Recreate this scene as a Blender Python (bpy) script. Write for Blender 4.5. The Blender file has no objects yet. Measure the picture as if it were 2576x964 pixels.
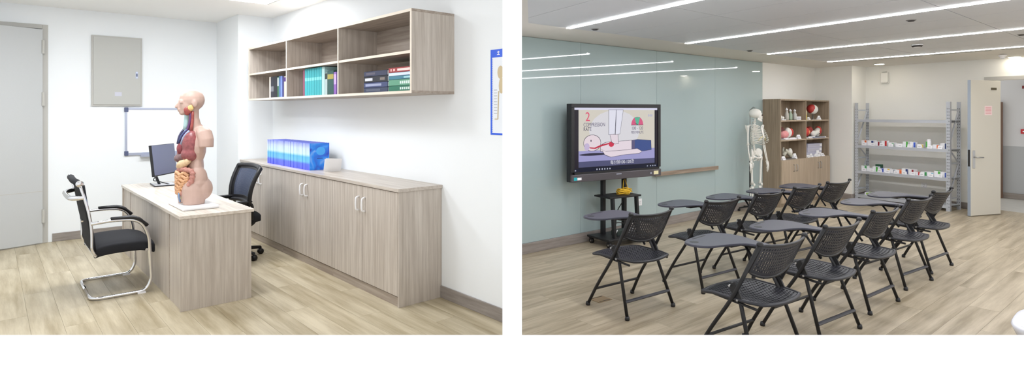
import bpy, bmesh, math, random
from mathutils import Vector, Matrix, Quaternion
R = math.radians
random.seed(7)
SC = bpy.context.scene
COL = SC.collection

# ------------------------------------------------------------ camera, world, exposure
F_PX, H_CAM = 1457.0, 1.56
cam_d = bpy.data.cameras.new('camera'); cam = bpy.data.objects.new('camera', cam_d); COL.objects.link(cam)
cam.location = (0, 0, H_CAM); cam.rotation_euler = (R(90), 0, 0)
cam_d.sensor_width = 36; cam_d.lens = 36*F_PX/2576; cam_d.shift_y = -(482-283)/2576
cam_d.clip_start = .05; SC.camera = cam
wd = bpy.data.worlds.new('sky'); SC.world = wd; wd.use_nodes = True
bg = wd.node_tree.nodes['Background']; bg.inputs[0].default_value = (1, 1, 1, 1); bg.inputs[1].default_value = 1.15
vs = SC.view_settings
vs.view_transform = 'Standard'; vs.look = 'None'; vs.gamma = 1; vs.use_curve_mapping = False; vs.exposure = 0.0
STRIP_L, PANEL_L, DOWN_L = 57.0, 33.0, 34.0

# ------------------------------------------------------------ materials
def lin(c):
    return tuple((v/255/12.92 if v/255 <= .04045 else ((v/255+.055)/1.055)**2.4) for v in c) + (1,)
MATS = {}
def mat(name, c, rough=.5, metal=0, spec=.5, noise=0, nscale=8, bump=0, bscale=60, coat=0, emit=0, alpha=1, trans=0):
    if name in MATS: return MATS[name]
    m = bpy.data.materials.new(name); m.use_nodes = True; nt = m.node_tree
    b = nt.nodes['Principled BSDF']
    b.inputs['Base Color'].default_value = lin(c); b.inputs['Roughness'].default_value = rough
    b.inputs['Metallic'].default_value = metal; b.inputs['Specular IOR Level'].default_value = spec
    b.inputs['Coat Weight'].default_value = coat; b.inputs['Coat Roughness'].default_value = .03
    b.inputs['Alpha'].default_value = alpha; b.inputs['Transmission Weight'].default_value = trans
    if emit:
        b.inputs['Emission Color'].default_value = lin(c); b.inputs['Emission Strength'].default_value = emit
    tc = nt.nodes.new('ShaderNodeTexCoord')
    if noise:
        n = nt.nodes.new('ShaderNodeTexNoise'); n.inputs['Scale'].default_value = nscale; n.inputs['Detail'].default_value = 4
        nt.links.new(tc.outputs['Object'], n.inputs['Vector'])
        cr = nt.nodes.new('ShaderNodeValToRGB'); l = lin(c)
        cr.color_ramp.elements[0].position = .3; cr.color_ramp.elements[1].position = .7
        cr.color_ramp.elements[0].color = tuple(v*(1-noise) for v in l[:3])+(1,)
        cr.color_ramp.elements[1].color = tuple(min(1, v*(1+noise)) for v in l[:3])+(1,)
        nt.links.new(n.outputs['Fac'], cr.inputs[0]); nt.links.new(cr.outputs[0], b.inputs['Base Color'])
    if bump:
        n2 = nt.nodes.new('ShaderNodeTexNoise'); n2.inputs['Scale'].default_value = bscale
        nt.links.new(tc.outputs['Object'], n2.inputs['Vector'])
        bp = nt.nodes.new('ShaderNodeBump'); bp.inputs['Strength'].default_value = bump; bp.inputs['Distance'].default_value = .01
        nt.links.new(n2.outputs['Fac'], bp.inputs['Height']); nt.links.new(bp.outputs[0], b.inputs['Normal'])
    MATS[name] = m; return m

def wood(name, c1, c2, scale=(40, 40, 1.5), rough=.45, rot=0, vary=.0, spec=.4):
    """streaky laminate: noise stretched along one object axis, per-object shift"""
    m = bpy.data.materials.new(name); m.use_nodes = True; nt = m.node_tree; b = nt.nodes['Principled BSDF']
    b.inputs['Roughness'].default_value = rough; b.inputs['Specular IOR Level'].default_value = spec
    tc = nt.nodes.new('ShaderNodeTexCoord'); oi = nt.nodes.new('ShaderNodeObjectInfo')
    ad = nt.nodes.new('ShaderNodeVectorMath'); ad.operation = 'ADD'
    mp = nt.nodes.new('ShaderNodeMapping'); mp.inputs['Scale'].default_value = scale
    mp.inputs['Rotation'].default_value = (0, 0, rot)
    mu = nt.nodes.new('ShaderNodeMath'); mu.operation = 'MULTIPLY'; mu.inputs[1].default_value = 37
    nt.links.new(oi.outputs['Random'], mu.inputs[0]); nt.links.new(tc.outputs['Object'], mp.inputs['Vector'])
    nt.links.new(mp.outputs[0], ad.inputs[0]); nt.links.new(mu.outputs[0], ad.inputs[1])
    n = nt.nodes.new('ShaderNodeTexNoise'); n.inputs['Scale'].default_value = 1; n.inputs['Detail'].default_value = 6
    n.inputs['Roughness'].default_value = .62
    nt.links.new(ad.outputs[0], n.inputs['Vector'])
    cr = nt.nodes.new('ShaderNodeValToRGB')
    cr.color_ramp.elements[0].position = .32; cr.color_ramp.elements[1].position = .68
    cr.color_ramp.elements[0].color = lin(c1); cr.color_ramp.elements[1].color = lin(c2)
    nt.links.new(n.outputs['Fac'], cr.inputs[0])
    out = cr.outputs[0]
    if vary:
        hs = nt.nodes.new('ShaderNodeHueSaturation'); mr = nt.nodes.new('ShaderNodeMapRange')
        mr.inputs['To Min'].default_value = 1-vary; mr.inputs['To Max'].default_value = 1+vary
        nt.links.new(oi.outputs['Random'], mr.inputs[0]); nt.links.new(mr.outputs[0], hs.inputs['Value'])
        nt.links.new(out, hs.inputs['Color']); out = hs.outputs[0]
    nt.links.new(out, b.inputs['Base Color'])
    MATS[name] = m; return m

AG = math.atan2(3.35, 4.09)               # direction of the glass wall
TL = math.atan2(1457, 1612)               # office axes
AB = math.atan2(-1457, 818)               # direction of the rear wall, towards the door
M = {}
M['wall'] = mat('wall_paint', (240, 243, 245), .85, bump=.03, bscale=200)
M['wall_cream'] = mat('cream_wall_paint', (241, 240, 234), .85, bump=.03, bscale=200)
M['ceil'] = mat('ceiling_paint', (245, 245, 243), .9)
M['plaster'] = mat('plaster_ceiling_paint', (225, 222, 215), .9)
M['border'] = mat('low_wall_paint', (252, 252, 252), .9)
M['lam'] = wood('oak_laminate', (172, 161, 150), (206, 197, 187), (34, 34, 1.4), .4)
M['lam_top'] = wood('oak_laminate_top', (176, 165, 154), (206, 197, 187), (34, 1.4, 34), .32)
M['lam_edge'] = mat('pale_edge_band', (226, 214, 198), .5)
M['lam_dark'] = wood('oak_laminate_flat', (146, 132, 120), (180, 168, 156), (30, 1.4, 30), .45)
M['case'] = wood('bookcase_laminate', (138, 122, 103), (170, 152, 130), (34, 34, 1.4), .45)
M['case_door'] = wood('bookcase_door_laminate', (166, 148, 126), (192, 175, 152), (34, 34, 1.4), .42)
M['floorL'] = wood('pale_oak_plank', (154, 139, 109), (203, 191, 165), (13, 1.0, 9), .38, vary=.03)
M['floorR'] = wood('greyed_oak_plank', (141, 128, 104), (194, 181, 157), (1.0, 13, 9), .36, vary=.03)
M['floor_base'] = mat('floor_joint', (152, 136, 108), .8)
M['base'] = wood('grey_skirting', (132, 124, 118), (158, 150, 144), (3, 3, 40), .45)
M['doorgrey'] = mat('grey_door_paint', (192, 194, 194), .5, bump=.05, bscale=150)
M['doorcream'] = mat('cream_door_paint', (206, 202, 190), .5)
M['trimgrey'] = mat('door_trim_paint', (188, 186, 180), .5)
M['dark'] = mat('dark_gap', (40, 38, 36), .7)
M['steel'] = mat('brushed_steel', (190, 190, 190), .3, 1)
M['chrome'] = mat('polished_chrome', (225, 225, 228), .07, 1)
M['panelgrey'] = mat('panel_grey_paint', (184, 184, 179), .5)
M['alu'] = mat('aluminium', (190, 196, 215), .35, .6)
M['whiteboard'] = mat('whiteboard_enamel', (250, 250, 252), .2)
M['capblue'] = mat('dark_blue_plastic', (84, 92, 124), .5)
M['black'] = mat('black_plastic', (26, 26, 29), .42)
M['blackm'] = mat('black_powder_coat', (22, 22, 24), .5, bump=.1, bscale=400)
M['fabric'] = mat('black_fabric', (20, 21, 27), .85, bump=.3, bscale=500)
M['seatplastic'] = mat('dark_seat_plastic', (40, 41, 47), .42)
M['tablet'] = mat('charcoal_tablet_plastic', (66, 67, 79), .38)
M['whitep'] = mat('white_plastic', (242, 242, 244), .35)
M['skin'] = mat('model_skin', (198, 168, 155), .45, noise=.04, nscale=6)
M['tilemetal'] = mat('ceiling_metal_panel', (207, 208, 211), .42)
M['glasswall'] = mat('lacquered_glass', (170, 188, 188), .5, spec=.3, coat=1.0)
M['led'] = mat('led_diffuser', (250, 250, 255), emit=STRIP_L)
M['ledp'] = mat('office_led_diffuser', (246, 250, 255), emit=PANEL_L)
M['ledd'] = mat('downlight_diffuser', (255, 246, 228), emit=DOWN_L)
M['rack'] = mat('rack_grey_paint', (186, 190, 196), .45)
M['bone'] = mat('bone_plastic', (234, 232, 224), .45)
M['paper'] = mat('white_card', (246, 246, 248), .7)

# ------------------------------------------------------------ mesh builder
class MB:
    def __init__(s): s.v = []; s.f = []
    def add(s, vs, fs):
        o = len(s.v); s.v += [tuple(v) for v in vs]; s.f += [tuple(i+o for i in f) for f in fs]; return s
    def box(s, x0, x1, y0, y1, z0, z1):
        return s.prism([(x0, y0), (x1, y0), (x1, y1), (x0, y1)], z0, z1)
    def prism(s, p, z0, z1, M4=None):
        a = sum(p[i][0]*p[(i+1) % len(p)][1]-p[(i+1) % len(p)][0]*p[i][1] for i in range(len(p)))
        if a < 0: p = p[::-1]
        n = len(p); vs = [Vector((x, y, z0)) for x, y in p]+[Vector((x, y, z1)) for x, y in p]
        if M4 is not None: vs = [M4 @ v for v in vs]
        fs = [tuple(range(n-1, -1, -1)), tuple(range(n, 2*n))]+[(i, (i+1) % n, n+(i+1) % n, n+i) for i in range(n)]
        return s.add(vs, fs)
    def obox(s, c, size, rot=(0, 0, 0)):
        from mathutils import Euler
        m = Matrix.Translation(c) @ Euler(rot).to_matrix().to_4x4()
        x, y, z = (v/2 for v in size)
        return s.prism([(-x, -y), (x, -y), (x, y), (-x, y)], -z, z, m)
    def tube(s, pts, r, n=8, closed=False, flat=1.0):
        pts = [Vector(p) for p in pts]; k = len(pts)
        rr = r if isinstance(r, (list, tuple)) else [r]*k
        tang = []
        for i in range(k):
            if closed: t = pts[(i+1) % k]-pts[i-1]
            else: t = pts[min(i+1, k-1)]-pts[max(i-1, 0)]
            tang.append(t.normalized())
        up = Vector((0, 0, 1)) if abs(tang[0].z) < .9 else Vector((1, 0, 0))
        nrm = (up-tang[0]*up.dot(tang[0])).normalized()
        vs = []
        for i in range(k):
            nrm = (nrm-tang[i]*nrm.dot(tang[i])).normalized(); bi = tang[i].cross(nrm)
            for j in range(n):
                a = 2*math.pi*j/n
                vs.append(pts[i]+(nrm*math.cos(a)*flat+bi*math.sin(a))*rr[i])
        fs = []
        for i in range(k if closed else k-1):
            for j in range(n):
                a, b = i*n+j, i*n+(j+1) % n; c, d = ((i+1) % k)*n+(j+1) % n, ((i+1) % k)*n+j
                fs.append((a, b, c, d))
        if not closed:
            fs.append(tuple(range(n-1, -1, -1))); fs.append(tuple((k-1)*n+j for j in range(n)))
        return s.add(vs, fs)
    def ell(s, c, r, n=16, m=10, rot=None):
        c = Vector(c); r = (r, r, r) if not isinstance(r, (list, tuple)) else r
        q = rot.to_matrix() if rot is not None else Matrix.Identity(3)
        vs = [c+q @ Vector((0, 0, -r[2]))]
        for i in range(1, m):
            t = -math.pi/2+math.pi*i/m
            for j in range(n):
                a = 2*math.pi*j/n
                vs.append(c+q @ Vector((r[0]*math.cos(t)*math.cos(a), r[1]*math.cos(t)*math.sin(a), r[2]*math.sin(t))))
        vs.append(c+q @ Vector((0, 0, r[2])))
        fs = [(0, 1+(j+1) % n, 1+j) for j in range(n)]
        for i in range(m-2):
            for j in range(n):
                a, b = 1+i*n+j, 1+i*n+(j+1) % n
                fs.append((a, b, b+n, a+n))
        o = 1+(m-2)*n
        fs += [(o+j, o+(j+1) % n, len(vs)-1) for j in range(n)]
        return s.add(vs, fs)
    def lathe(s, prof, n=16, c=(0, 0, 0)):
        c = Vector(c); vs = []; k = len(prof)
        for r, z in prof:
            for j in range(n):
                a = 2*math.pi*j/n; vs.append(c+Vector((r*math.cos(a), r*math.sin(a), z)))
        fs = [(i*n+j, i*n+(j+1) % n, (i+1)*n+(j+1) % n, (i+1)*n+j) for i in range(k-1) for j in range(n)]
        fs += [tuple(range(n-1, -1, -1)), tuple((k-1)*n+j for j in range(n))]
        return s.add(vs, fs)
    def loft(s, rings):
        n = len(rings[0]); vs = [p for r in rings for p in r]
        fs = [(i*n+j, i*n+(j+1) % n, (i+1)*n+(j+1) % n, (i+1)*n+j) for i in range(len(rings)-1) for j in range(n)]
        fs += [tuple(range(n-1, -1, -1)), tuple((len(rings)-1)*n+j for j in range(n))]
        return s.add(vs, fs)
    def sheet(s, fn, nu, nv, t, nrm):
        """solid curved sheet: fn(u,v) in 0..1, thickness t along nrm"""
        nrm = Vector(nrm)*t
        A = [[Vector(fn(i/nu, j/nv)) for j in range(nv+1)] for i in range(nu+1)]
        vs = [p for r in A for p in r]+[p+nrm for r in A for p in r]
        o = (nu+1)*(nv+1); ix = lambda i, j: i*(nv+1)+j
        fs = []
        for i in range(nu):
            for j in range(nv):
                q = (ix(i, j), ix(i+1, j), ix(i+1, j+1), ix(i, j+1)); fs.append(q[::-1]); fs.append(tuple(a+o for a in q))
        for i in range(nu):
            for j in (0, nv):
                q = (ix(i, j), ix(i+1, j), ix(i+1, j)+o, ix(i, j)+o); fs.append(q if j == 0 else q[::-1])
        for j in range(nv):
            for i in (0, nu):
                q = (ix(i, j), ix(i, j+1), ix(i, j+1)+o, ix(i, j)+o); fs.append(q[::-1] if i == 0 else q)
        return s.add(vs, fs)
    def perf(s, fn, nu, nv, t, nrm, hu=.55, hv=.5, border=1, brick=True):
        """curved panel with a real hole in every inner cell"""
        nrm = Vector(nrm)*t
        P = lambda u, v: Vector(fn(min(max(u, 0), 1), min(max(v, 0), 1)))
        for i in range(nu):
            for j in range(nv):
                u0, u1, v0, v1 = i/nu, (i+1)/nu, j/nv, (j+1)/nv
                out = [P(u0, v0), P(u1, v0), P(u1, v1), P(u0, v1)]
                if border <= i < nu-border and border <= j < nv-border:
                    uc, vc = (u0+u1)/2, (v0+v1)/2; a, b = hu/nu/2, hv/nv/2
                    inn = [P(uc-a, vc-b), P(uc+a, vc-b), P(uc+a, vc+b), P(uc-a, vc+b)]
                    vs = out+inn+[p+nrm for p in out]+[p+nrm for p in inn]
                    fs = []
                    for k in range(4):
                        l = (k+1) % 4
                        fs += [(l, k, 4+k, 4+l), (8+k, 8+l, 12+l, 12+k), (4+k, 12+k, 12+l, 4+l)]
                else:
                    vs = out+[p+nrm for p in out]; fs = [(3, 2, 1, 0), (4, 5, 6, 7)]
                    for k, cond in ((0, j == 0), (1, i == nu-1), (2, j == nv-1), (3, i == 0)):
                        if cond: fs.append((k, (k+1) % 4, 4+(k+1) % 4, 4+k))
                s.add(vs, fs)
        return s
    def build(s, name, m, parent=None, smooth=False, bevel=0, remesh=0, sm_iter=0, angle=None):
        me = bpy.data.meshes.new(name); me.from_pydata(s.v, [], s.f); me.update()
        me.materials.append(M[m] if isinstance(m, str) else m)
        if smooth: me.polygons.foreach_set('use_smooth', [True]*len(me.polygons))
        o = bpy.data.objects.new(name, me); COL.objects.link(o)
        if parent is not None: o.parent = parent
        if remesh:
            r = o.modifiers.new('remesh', 'REMESH'); r.mode = 'VOXEL'; r.voxel_size = remesh; r.use_smooth_shade = True
        if sm_iter:
            k = o.modifiers.new('smooth', 'SMOOTH'); k.factor = .5; k.iterations = sm_iter
        if bevel:
            b = o.modifiers.new('bevel', 'BEVEL'); b.width = bevel; b.segments = 2; b.limit_method = 'ANGLE'
        return o

def fillet(pts, r, n=5):
    pts = [Vector(p) for p in pts]; out = [pts[0]]
    for i in range(1, len(pts)-1):
        a, b, c = pts[i-1], pts[i], pts[i+1]
        d1, d2 = (a-b), (c-b); k = min(r, d1.length*.49, d2.length*.49)
        p, q = b+d1.normalized()*k, b+d2.normalized()*k
        for j in range(n+1):
            t = j/n; out.append(p*(1-t)**2+b*2*t*(1-t)+q*t*t)
    out.append(pts[-1]); return out

def tag(o, label=None, cat=None, group=None, kind=None):
    if label: o['label'] = label
    if cat: o['category'] = cat
    if group: o['group'] = group
    if kind: o['kind'] = kind
    return o
def empty(name, loc, rz=0, label=None, cat=None, group=None):
    o = bpy.data.objects.new(name, None); COL.objects.link(o); o.empty_display_size = .1
    o.location = loc; o.rotation_euler = (0, 0, rz); tag(o, label, cat, group); return o
def copy_tree(o, parent=None):
    c = o.copy(); COL.objects.link(c); c.parent = parent
    for ch in [x for x in bpy.data.objects if x.parent == o]: copy_tree(ch, c)
    return c
def rot2(p, t): return (p[0]*math.cos(t)-p[1]*math.sin(t), p[0]*math.sin(t)+p[1]*math.cos(t))
def Lw(a, b, z=0): x, y = rot2((a, b), TL); return (x, y, z)
def put(o, loc, rz=0): o.location = loc; o.rotation_euler = (0, 0, rz); return o
def struct(o, label): return tag(o, label, None, None, 'structure')
def clip(poly, a, b, c):
    """keep the part of a polygon where a*x+b*y+c >= 0"""
    out = []
    for i in range(len(poly)):
        p, q = poly[i], poly[(i+1) % len(poly)]
        dp, dq = a*p[0]+b*p[1]+c, a*q[0]+b*q[1]+c
        if dp >= 0: out.append(p)
        if (dp >= 0) != (dq >= 0):
            t = dp/(dp-dq); out.append((p[0]+(q[0]-p[0])*t, p[1]+(q[1]-p[1])*t))
    return out
def inside(poly, quad):
    """clip quad to the convex polygon poly (counter-clockwise)"""
    for i in range(len(poly)):
        (x0, y0), (x1, y1) = poly[i], poly[(i+1) % len(poly)]
        quad = clip(quad, -(y1-y0), (x1-x0), -(-(y1-y0)*x0+(x1-x0)*y0))
        if len(quad) < 3: return []
    return quad
def area(p): return abs(sum(p[i][0]*p[(i+1) % len(p)][1]-p[(i+1) % len(p)][0]*p[i][1] for i in range(len(p))))/2
def text_mesh(name, body, size, m, parent, loc, rot, align='LEFT', xs=1.0):
    cu = bpy.data.curves.new(name, 'FONT'); cu.body = body; cu.size = size; cu.align_x = align; cu.extrude = .0004
    t = bpy.data.objects.new(name+'_curve', cu); COL.objects.link(t)
    bpy.context.view_layer.update()
    me = bpy.data.meshes.new_from_object(t.evaluated_get(bpy.context.evaluated_depsgraph_get()))
    bpy.data.objects.remove(t); bpy.data.curves.remove(cu)
    me.materials.clear(); me.materials.append(M[m] if isinstance(m, str) else m)
    o = bpy.data.objects.new(name, me); COL.objects.link(o); o.parent = parent
    o.location = loc; o.rotation_euler = rot; o.scale = (xs, 1, 1); return o

# ------------------------------------------------------------ setting: the two rooms
Y0 = 3.2                                   # open front of both rooms
XW, YB, XL = 2.84, 8.90, -0.9              # office: right wall, back wall, left wall (office axes)
ZL, ZR = 2.83, 2.40                        # ceiling heights
tip = (0.0, 4.236)                         # where the office's right wall ends at the pillar
GN = (math.sin(AG), -math.cos(AG))         # from the glass wall into the training room
GD = (math.cos(AG), math.sin(AG)); BD = (math.cos(AB), math.sin(AB))
g0 = (0.0, 6.27); g1 = (4.20, 9.71)        # glass wall
w2 = (5.736, 10.97); p1 = (6.079, 10.36); bk = (6.577, 10.77); dj = (7.537, 9.06)
def along(p, d, s): return (p[0]+d[0]*s, p[1]+d[1]*s)
far = along(bk, BD, (bk[1]-Y0)/-BD[1])      # rear wall reaches the open front
polyL = [(-.055, Y0), tip, Lw(XW, YB)[:2], Lw(XL, YB)[:2], (rot2((XL, (Y0-XL*math.sin(TL))/math.cos(TL)), TL)[0], Y0)]
polyR = [(.055, Y0), far, (bk[0]+.25, bk[1]+.42), (w2[0]+.1, w2[1]+.12), g0, (0.02, 4.236)]

def planks(floor, poly, ang, w, l, m, name='plank'):
    c, s_ = math.cos(ang), math.sin(ang)
    loc = [(p[0]*c+p[1]*s_, -p[0]*s_+p[1]*c) for p in poly]
    if sum(loc[i][0]*loc[(i+1) % len(loc)][1]-loc[(i+1) % len(loc)][0]*loc[i][1] for i in range(len(loc))) < 0: loc = loc[::-1]
    x0, x1 = min(p[0] for p in loc), max(p[0] for p in loc); y0, y1 = min(p[1] for p in loc), max(p[1] for p in loc)
    along_y = m == 'floorL'
    i = 0
    a0, a1, b0, b1 = (x0, x1, y0, y1) if along_y else (y0, y1, x0, x1)
    a = a1-w
    while a > a0-w:
        b = b0-l*((i*.37) % 1)
        while b < b1:
            g = .0006
            q = [(a+g, b+g), (a+w-g, b+g), (a+w-g, b+l-g), (a+g, b+l-g)]
            if not along_y: q = [(y, x) for x, y in q][::-1]
            q = inside(loc, q)
            if len(q) > 2 and area(q) > .002:
                o = MB().prism(q, -.008, 0).build(name, m, floor)
                o.rotation_euler = (0, 0, ang)
            b += l
        a -= w; i += 1

fl = MB().prism(polyL, -.12, -.008).build('floor', 'floor_base'); struct(fl, 'pale oak plank floor of the office with the desk'); planks(fl, polyL, TL, .187, 1.85, 'floorL')
fr = MB().prism(polyR, -.12, -.008).build('floor', 'floor_base'); struct(fr, 'greyish oak plank floor of the training room under the folding chairs'); planks(fr, polyR, AG, .2, 1.6, 'floorR')
hall = MB().box(-4.3, 11, -2, 3.15, -.12, -.0).build('floor', 'border'); struct(hall, 'added unseen white floor in front of the low white wall, bouncing light')  # floor added out of view, completing the front and bouncing light

def wallL(name, x0, x1, y0, y1, z0, z1, label, m='wall'):
    return struct(put(MB().box(x0, x1, y0, y1, z0, z1).build(name, m), (0, 0, 0), TL), label)
def wallW(name, poly, z0, z1, label, m='wall_cream'): return struct(MB().prism(poly, z0, z1).build(name, m), label)
TIPY = 3.143
wallL('wall_right', XW, XW+.1, TIPY, YB+.1, -.12, ZL+.1, 'white office wall behind the wall shelf and the long cabinet')
DX0, DX1, DZ = -.42, .475, 2.56            # office door opening
wb = put(MB().box(DX1, XW+.1, YB, YB+.12, -.12, ZL+.1).box(XL-.1, DX0, YB, YB+.12, -.12, ZL+.1).box(DX0, DX1, YB, YB+.12, DZ, ZL+.1).build('wall_back', 'wall'), (0, 0, 0), TL)
struct(wb, 'white office wall with the door, the grey panel and the whiteboard')
wallL('wall_column', 2.40, XW, 7.95, YB, -.12, ZL+.1, 'square white column in the office corner')
wallL('wall_left', XL-.1, XL, 5.13, YB+.1, -.12, ZL+.1, 'white side wall of the office')
struct(MB().prism([(polyL[0][0], Y0), (tip[0]+.1, tip[1]+.1), Lw(XW+.1, YB+.12)[:2], Lw(XL-.1, YB+.12)[:2], (polyL[4][0]-.1, Y0)], ZL, ZL+.1).build('ceiling', 'ceil'), 'white office ceiling')
# added pillar and low wall at the open front, filling a blank white margin
struct(MB().prism([(-.0519, 3.15), (.0540, 3.15), (.0540, 3.3), (.02, 4.236), (0, 4.236), (-.0519, 3.3)], -.12, 3.0).build('wall_middle', 'border'), 'added slim white pillar between the two rooms')
wallW('wall_link', [(0, 4.1), (.03, 4.1), (.03, 6.3), (0, 6.3)], -.12, 2.9, 'white wall end joining the pillar to the glass wall', 'border')
FZ = H_CAM-560/F_PX*Y0
struct(MB().box(-4.3, -.0519, 3.15, Y0, -.12, FZ).box(.054, 11, 3.15, Y0, -.12, FZ).build('wall_front', 'border'), 'added low white wall along the front of both rooms')

# training room walls
def offs(p, q, d):
    dx, dy = q[0]-p[0], q[1]-p[1]; l = math.hypot(dx, dy); n = (-dy/l*d, dx/l*d)
    return [p, q, (q[0]+n[0], q[1]+n[1]), (p[0]+n[0], p[1]+n[1])]
wg = wallW('wall_glass', offs((g0[0]+GN[0]*-.02, g0[1]+GN[1]*-.02), (g1[0]+GN[0]*-.02, g1[1]+GN[1]*-.02), .12), -.12, ZR+.1, 'long wall faced with pale green glass panels behind the display', 'dark')
# glass panels on the wall, seams at pixel columns 1461 / 1652 / 1799
def gpar(px):
    r = (px-1288)/F_PX; return (r*g0[1]-g0[0])/(GD[0]-r*GD[1])
gl = math.hypot(g1[0]-g0[0], g1[1]-g0[1]); cuts = [0.02, gpar(1461), gpar(1652), gpar(1799), gl]
for a, b in zip(cuts[:-1], cuts[1:]):
    o = MB().box(a+.002, b-.002, -.012, 0, .115, ZR-.003).build('glass_panel', 'glasswall', wg, bevel=.0015)
    o.location = (g0[0]-GD[1]*.012, g0[1]+GD[0]*.012, 0); o.rotation_euler = (0, 0, AG)
o = put(MB().box(0, gl, -.018, .0, 0, .115).build('baseboard_glass', 'base', bevel=.003), (g0[0], g0[1], 0), AG); struct(o, 'grey skirting under the glass wall')
wallW('wall_niche', offs(g1, w2, .12), -.12, ZR+.1, 'cream wall behind the bookcase')
pil = [p1, bk, (bk[0]-.2, bk[1]+.5), w2]
wallW('wall_pillar', pil, -.12, ZR+.1, 'square cream pillar between bookcase and metal rack')
dr = along(dj, BD, 1.0)
DRZ = 2.06
def rearwall(z0, z1, p, q): return MB().prism(offs(p, q, .14), z0, z1)
k = MB().prism(offs(bk, dj, .14), -.12, ZR+.1).prism(offs(dr, far, .14), -.12, ZR+.1).prism(offs(dj, dr, .14), DRZ, ZR+.1)
struct(k.build('wall_rear', 'wall_cream'), 'cream wall behind the metal rack with the doorway')
def base_run(p, q, label, m='base'):
    l = math.hypot(q[0]-p[0], q[1]-p[1]); a = math.atan2(q[1]-p[1], q[0]-p[0])
    o = put(MB().box(0, l, -.014, 0, 0, .1).build('baseboard_rear', m, bevel=.003), (p[0], p[1], 0), a); return struct(o, label)
base_run(bk, along(dj, BD, -.06), 'grey skirting behind the metal rack')
base_run(p1, bk, 'short grey skirting on the side of the pillar')
base_run(along(w2, BD, .0), p1, 'grey skirting on the front of the pillar')
for y0, y1, nm, lb in ((3.143, 4.045, 'baseboard_right', 'grey skirting right of the cabinet'),):
    struct(put(MB().box(XW-.014, XW, y0, y1, 0, .1).build(nm, 'base', bevel=.003), (0, 0, 0), TL), lb)
struct(put(MB().box(.57, 2.4, YB-.014, YB, 0, .1).build('baseboard_back', 'base', bevel=.003), (0, 0, 0), TL), 'grey skirting along the office back wall')

# training room ceiling: plaster with metal panels and recessed light lines
cr = struct(MB().prism([(.055, Y0), (far[0]+.1, Y0), along(bk, (1, 1), .3), along(w2, (0, 1), .3), (g0[0]-.03, g0[1]+.2), (0.0, 4.236)], ZR, ZR+.1).build('ceiling', 'plaster'), 'training room ceiling of grey metal panels with a plaster border')
se = along((.109, 6.36), GN, .8)            # edge of the plaster border
S0, DS = -.08, 1.985
def cgrid(s, t): return (se[0]+GD[0]*s+BD[0]*t, se[1]+GD[1]*s+BD[1]*t)
cE = cgrid(6.08, 0)
ceil_poly = [(.08, Y0+.02), (cE[0]+BD[0]*(Y0+.02-cE[1])/BD[1], Y0+.02), cE, cgrid(-.6, 0)]
if sum(ceil_poly[i][0]*ceil_poly[(i+1) % 4][1]-ceil_poly[(i+1) % 4][0]*ceil_poly[i][1] for i in range(4)) < 0: ceil_poly = ceil_poly[::-1]
def cquad(s0, s1, t0, t1): return [cgrid(s0, t0), cgrid(s1, t0), cgrid(s1, t1), cgrid(s0, t1)]
rows = []
for kk in range(-2, 4):
    a = S0+kk*DS+.03; b = S0+(kk+1)*DS-.03
    if kk == 3: rows.append((a, 6.08)); continue
    for q in range(3): rows.append((a+(b-a)*q/3, a+(b-a)*(q+1)/3))
for (a, b) in rows:
    for t in range(0, 6):
        q = inside(ceil_poly, cquad(a+.004, b-.004, t*1.35+.004, (t+1)*1.35-.004))
        if len(q) > 2 and area(q) > .01:
            MB().prism(q, ZR-.012, ZR).build('ceiling_panel', 'tilemetal', cr)
names = ['first', 'second', 'third', 'fourth']
for i in range(-1, 4):
    s = S0+i*DS
    ends = None
    q = inside(ceil_poly, cquad(s-.028, s+.028, 0, 8))
    if len(q) < 3: continue
    c0 = cgrid(s, 0)
    if i >= 0:
        lab = 'white recessed ceiling light line, %s' % ['nearest the front edge above the display', 'second from the display side', 'third from the display side, above the chairs', 'farthest back, just before the rear wall'][i]
    else: lab = 'white recessed ceiling light line above the low wall'
    t = empty('ceiling_light', (c0[0], c0[1], ZR), 0, lab, 'light', 'recessed light lines in the training room')
    q = [(x-c0[0], y-c0[1]) for x, y in q]
    MB().prism(q, -.016, -.001).build('diffuser', 'led', t)
    q2 = inside(ceil_poly, cquad(s-.032, s-.028, 0, 8)); q3 = inside(ceil_poly, cquad(s+.028, s+.032, 0, 8))
    for qq in (q2, q3):
        if len(qq) > 2: MB().prism([(x-c0[0], y-c0[1]) for x, y in qq], -.0125, -.001).build('edge_profile', 'whitep', t)

# corridor beyond the training room door
cf = along(dj, GD, 2.2); cf2 = along(dr, GD, 2.2)
def gl_(p, s): return along(p, (math.cos(AB+math.pi/2), math.sin(AB+math.pi/2)), s)
a_, b_ = along(dj, BD, -.9), along(dr, BD, 1.2)
struct(MB().prism([gl_(along(dj, BD, -.9), .0), gl_(b_, .0), gl_(b_, 2.0), gl_(a_, 2.0)], -.12, -.002).build('floor', mat('corridor_tile', (196, 194, 188), .35, noise=.05)), 'pale grey corridor floor beyond the open door')
struct(MB().prism(offs(gl_(a_, 2.0), gl_(b_, 2.0), .1), -.12, .95).build('wall_corridor', mat('corridor_lower_paint', (176, 178, 180), .7)), 'darker lower half of the corridor wall beyond the door')
struct(MB().prism(offs(gl_(a_, 2.0), gl_(b_, 2.0), .1), .95, 2.6).build('wall_corridor', mat('corridor_upper_paint', (212, 212, 214), .8)), 'paler upper half of the corridor wall beyond the door')
struct(MB().prism([gl_(a_, .14), gl_(b_, .14), gl_(b_, 2.2), gl_(a_, 2.2)], 2.5, 2.6).build('ceiling', 'plaster'), 'added unseen corridor ceiling beyond the open door, dimming the corridor')  # ceiling put in out of view to dim the corridor
struct(MB().prism(offs(gl_(a_, 1.98), gl_(b_, 1.98), .02), 0, .1).build('baseboard_corridor', 'base'), 'grey skirting of the corridor wall')

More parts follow.
